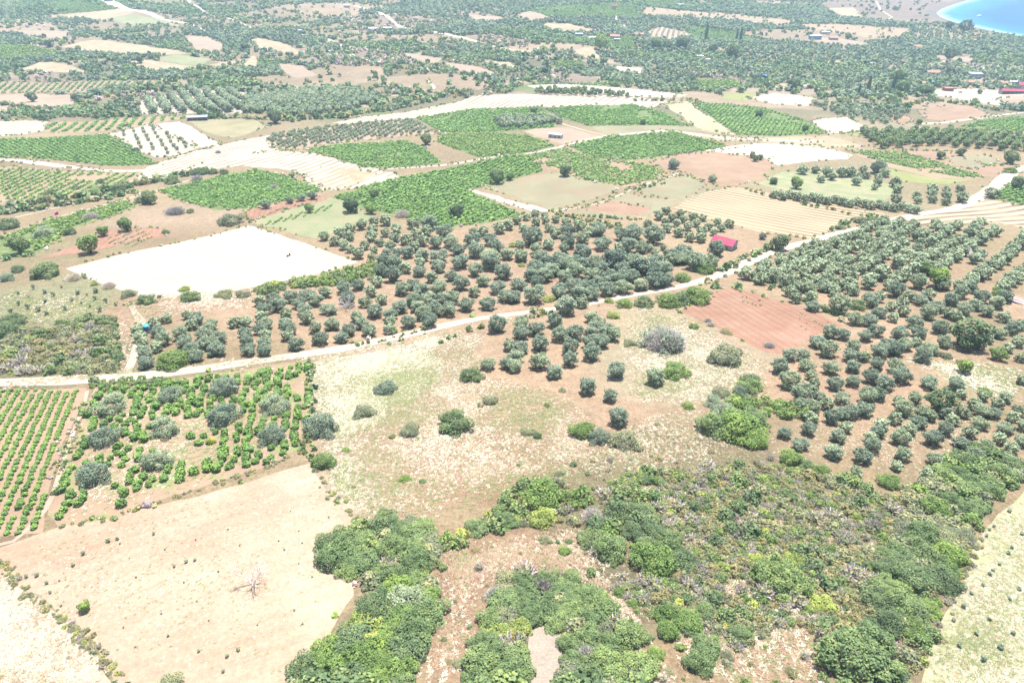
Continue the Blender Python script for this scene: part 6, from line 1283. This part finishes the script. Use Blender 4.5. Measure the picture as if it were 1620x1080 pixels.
# cypresses
cm = mesh_np('cypress_crown', CYP[0], CYP[1], [M['leaf_dark']], CYP[3], CYP[2]); tm = mesh_np('cypress_trunk', *trunk_arrays(77, .12, 2, rad=.012)[:2], [M['bark']])
for px, py, hp, lab in [(1372, 146, 23, 'tall thin cypress, left of the pair by the farm track'), (1411, 145, 25, 'cypress right of the thinner one, beside broad green trees'), (1357, 152, 17, 'short thin cypress left of the cypress pair'), (1116, 66, 24, 'tall dark cypress beside the far white house'), (1171, 66, 19, 'dark poplar-like tree right of the tall far cypress'), (1165, 64, 15, 'slim poplar-like tree left of the wider one'), (1384, 148, 12, 'short dark conifer between the two cypresses')]:
    q = P(px, py)[0]; d = float(depth(q)); h_ = hp*d/F*1.06; o = empty('cypress', tuple(q), rng.random()*6, (h_*.9, h_*.9, h_)); link('trunk', tm, o); link('crown', cm, o); tag(o, lab, 'cypress')
# big distinct far trees
for px, py, pw, k, lab in [(1157, 80, 24, 'tree_green', 'large rounded green tree right of the far white house'), (1128, 76, 16, 'tree_dark', 'dark tree behind the far white house'), (1055, 70, 16, 'tree_dark', 'darkest tree in the row below the striped field'), (1078, 66, 24, 'tree_dark', 'broad dark tree at the right of the row below the striped field'), (1038, 68, 20, 'tree_green', 'green tree in the row below the striped field'), (962, 64, 0, '', ''), (950, 66, 26, 'tree_green', 'green tree clump left of the far annex'), (1288, 134, 0, '', ''), (1255, 132, 22, 'tree_dark', 'dark tree left of the pale plots by the farm'), (1427, 138, 24, 'tree_green', 'green tree beside the right cypress'), (1455, 142, 18, 'tree_green', 'green tree left of the dark yard tree'), (1501, 84, 22, 'tree_dark', 'dark tree below the far red-roofed house'), (1341, 56, 12, 'tree_dark', 'dark tree right of the pinkish far house'), (1502, 110, 14, 'tree_dark', 'dark tree between the tiled house and the tall white house'), (1420, 118, 24, 'tree_green', 'broad green tree above the cypresses'), (1525, 40, 22, 'tree_dark', 'dark tree mass at the beach'), (1500, 39, 14, 'tree_dark', 'dark tree left of the beach tree mass'), (862, 110, 12, 'tree_dark', 'dark tree beside the far green field'), (77, 68, 13, 'tree_dark', 'dark tree left of the tan far field'), (388, 73, 14, 'tree_dark', 'dark tree above the far right tan field'), (119, 152, 13, 'tree_dark', 'dark round tree on the brown bank at left'), (53, 152, 18, 'tree_dark', 'broad dark tree on the brown bank at far left'), (222, 94, 12, 'tree_dark', 'round dark tree left of the far green field'), (1200, 178, 14, 'tree_dark', 'dark tree near the top of the bright green vineyard'), (1273, 202, 12, 'tree_dark', 'dark tree at the lower edge of the bright green vineyard'), (1017, 192, 10, 'tree_dark', 'small dark tree in the vineyard, right of centre top'), (844, 174, 13, 'tree_dark', 'dark tree at the top corner between two vineyards'), (1549, 209, 14, 'tree_dark', 'dark tree on the pale strip at right'), (1597, 211, 9, 'tree_dark', 'smaller dark tree on the pale strip at right'), (1453, 192, 11, 'tree_green', 'slim green tree between the two brown fields'), (1502, 201, 11, 'tree_green', 'light green tree at the track bend right')]:
    if pw: x, y, wd = place_px(k, [(px, py, pw)]); place(k, x[0], y[0], wd[0], 1.0, lab, 'tree', None, 'tree')
# bare white tree on the bare field
def limbs(seed, levels=5):
    r = random.Random(seed); V, Fq, T = [], [], []; off = 0
    def seg(p, d, L, rad, lv):
        nonlocal off
        pts = [p]; dd = d.copy()
        for _ in range(3): dd = (dd+Vector((r.gauss(0, .13), r.gauss(0, .13), r.gauss(0, .1)+.03))).normalized(); pts.append(pts[-1]+dd*L/3)
        v, f, t_ = tubeq(pts, [rad, rad*.85, rad*.72, rad*.6], 5 if lv > 2 else 3); V.append(v); Fq.append(f+off); T.append(np.clip(t_+r.gauss(0, .2), 0, 1)); off += len(v)
        if lv:
            for k in range(3 if lv > 1 else 4):
                nd = (dd+Vector((r.gauss(0, .62), r.gauss(0, .62), r.gauss(.06, .35)))).normalized(); seg(pts[r.choice([2, 3, 3])], nd, L*r.uniform(.6, .85), rad*.55, lv-1)
    for k in range(5):
        a = k*1.26+r.random()*.5; seg(Vector((0, 0, -.02)), Vector((math.cos(a)*.75, math.sin(a)*.75, 1)).normalized(), .34, .024, levels-1)
    return np.concatenate(V), np.concatenate(Fq), np.concatenate(T)
v, f, t_ = limbs(4); mt = mesh_np('bare_tree_branches', v, f, [M['twig_white']], None, t_); q = P(401, 924)[0]; d = float(depth(q)); o = link('bare_tree', mt, None, (q[0], q[1], q[2]), (0, 0, .4), (50*d/F*.95, 50*d/F*.95, 50*d/F*1.25))
tag(o, 'bleached leafless tree standing alone on the bare field', 'bare tree')
q = P(548, 488)[0]; d = float(depth(q)); o = link('bare_tree', mt, None, tuple(q), (0, 0, 2.4), (24*d/F*1.1,)*3); tag(o, 'small pale leafless tree between two rows of the large olive grove', 'bare tree')
# rock heap, stones
def rock(px, py, w_, h_, mat, name, label, cat_, seed=1, flat=.6):
    r = random.Random(seed); bm = bmesh.new(); bmesh.ops.create_icosphere(bm, subdivisions=4, radius=1)
    for v in bm.verts:
        n_ = 1+.22*(noise(v.co.x+seed*7+20, v.co.y+v.co.z*1.3+20, .5)-.5)*2+.12*(noise(v.co.x+50+seed, v.co.z+v.co.y+30, .17)-.5)*2; v.co *= n_
    me = bpy.data.meshes.new(name); bm.to_mesh(me); bm.free(); me.materials.append(M[mat]); q = P(px, py)[0]; o = link(name, me, None, (q[0], q[1], q[2]+h_*.1), (0, 0, r.random()*6), (w_/2, w_/2*flat, h_)); tag(o, label, cat_); return o
rock(1527, 402, 11, 2.4, 'stone', 'rock_heap', 'large pinkish-grey rock heap in the upper right olive grove', 'rock heap', 3)
rock(455, 406, 1.1, .8, 'dark_rock', 'stone', 'small dark stone on the bleached field, left of the pair', 'stone', 5); rock(458.5, 404, 1.2, 1.0, 'dark_rock', 'stone', 'small dark stone on the bleached field, right of the pair', 'stone', 6)
rock(234, 800, 2.4, 1.0, 'stone', 'stone', 'pale boulder among dry weeds at the top of the bare field', 'stone', 9)
for i, (px, py, w_) in enumerate([(1606, 476, 9), (1014, 860, 3.2), (1023, 857, 2.4), (1012, 854, 2.0)]):
    rock(px, py, w_, 1.0, 'stone', 'rock', ['bare pale rock outcrop at the right edge of the orchard', 'largest pale rock in the small bare spot in the scrub', 'pale rock right of the largest one in the bare spot', 'smallest pale rock in the bare spot in the scrub'][i], 'rock', 20+i)
# ============================================================ HAZE
def haze(dens):
    b_ = MB(); b_.box(-5200, 5200, -400, 4900, -60, 262); o = b_.build('haze', plain('haze_air', (.8, .8, .8)))
    m = bpy.data.materials.new('haze'); m.use_nodes = True; t = m.node_tree; t.nodes.clear(); out = t.nodes.new('ShaderNodeOutputMaterial')
    v = t.nodes.new('ShaderNodeVolumePrincipled'); v.inputs['Color'].default_value = (.58, .80, 1.0, 1); v.inputs['Density'].default_value = dens; v.inputs['Anisotropy'].default_value = 0.0
    t.links.new(v.outputs[0], out.inputs['Volume']); o.data.materials.clear(); o.data.materials.append(m)
    tag(o, 'thin pale summer haze over the whole valley', 'haze', None, 'stuff')
haze(0.00012)
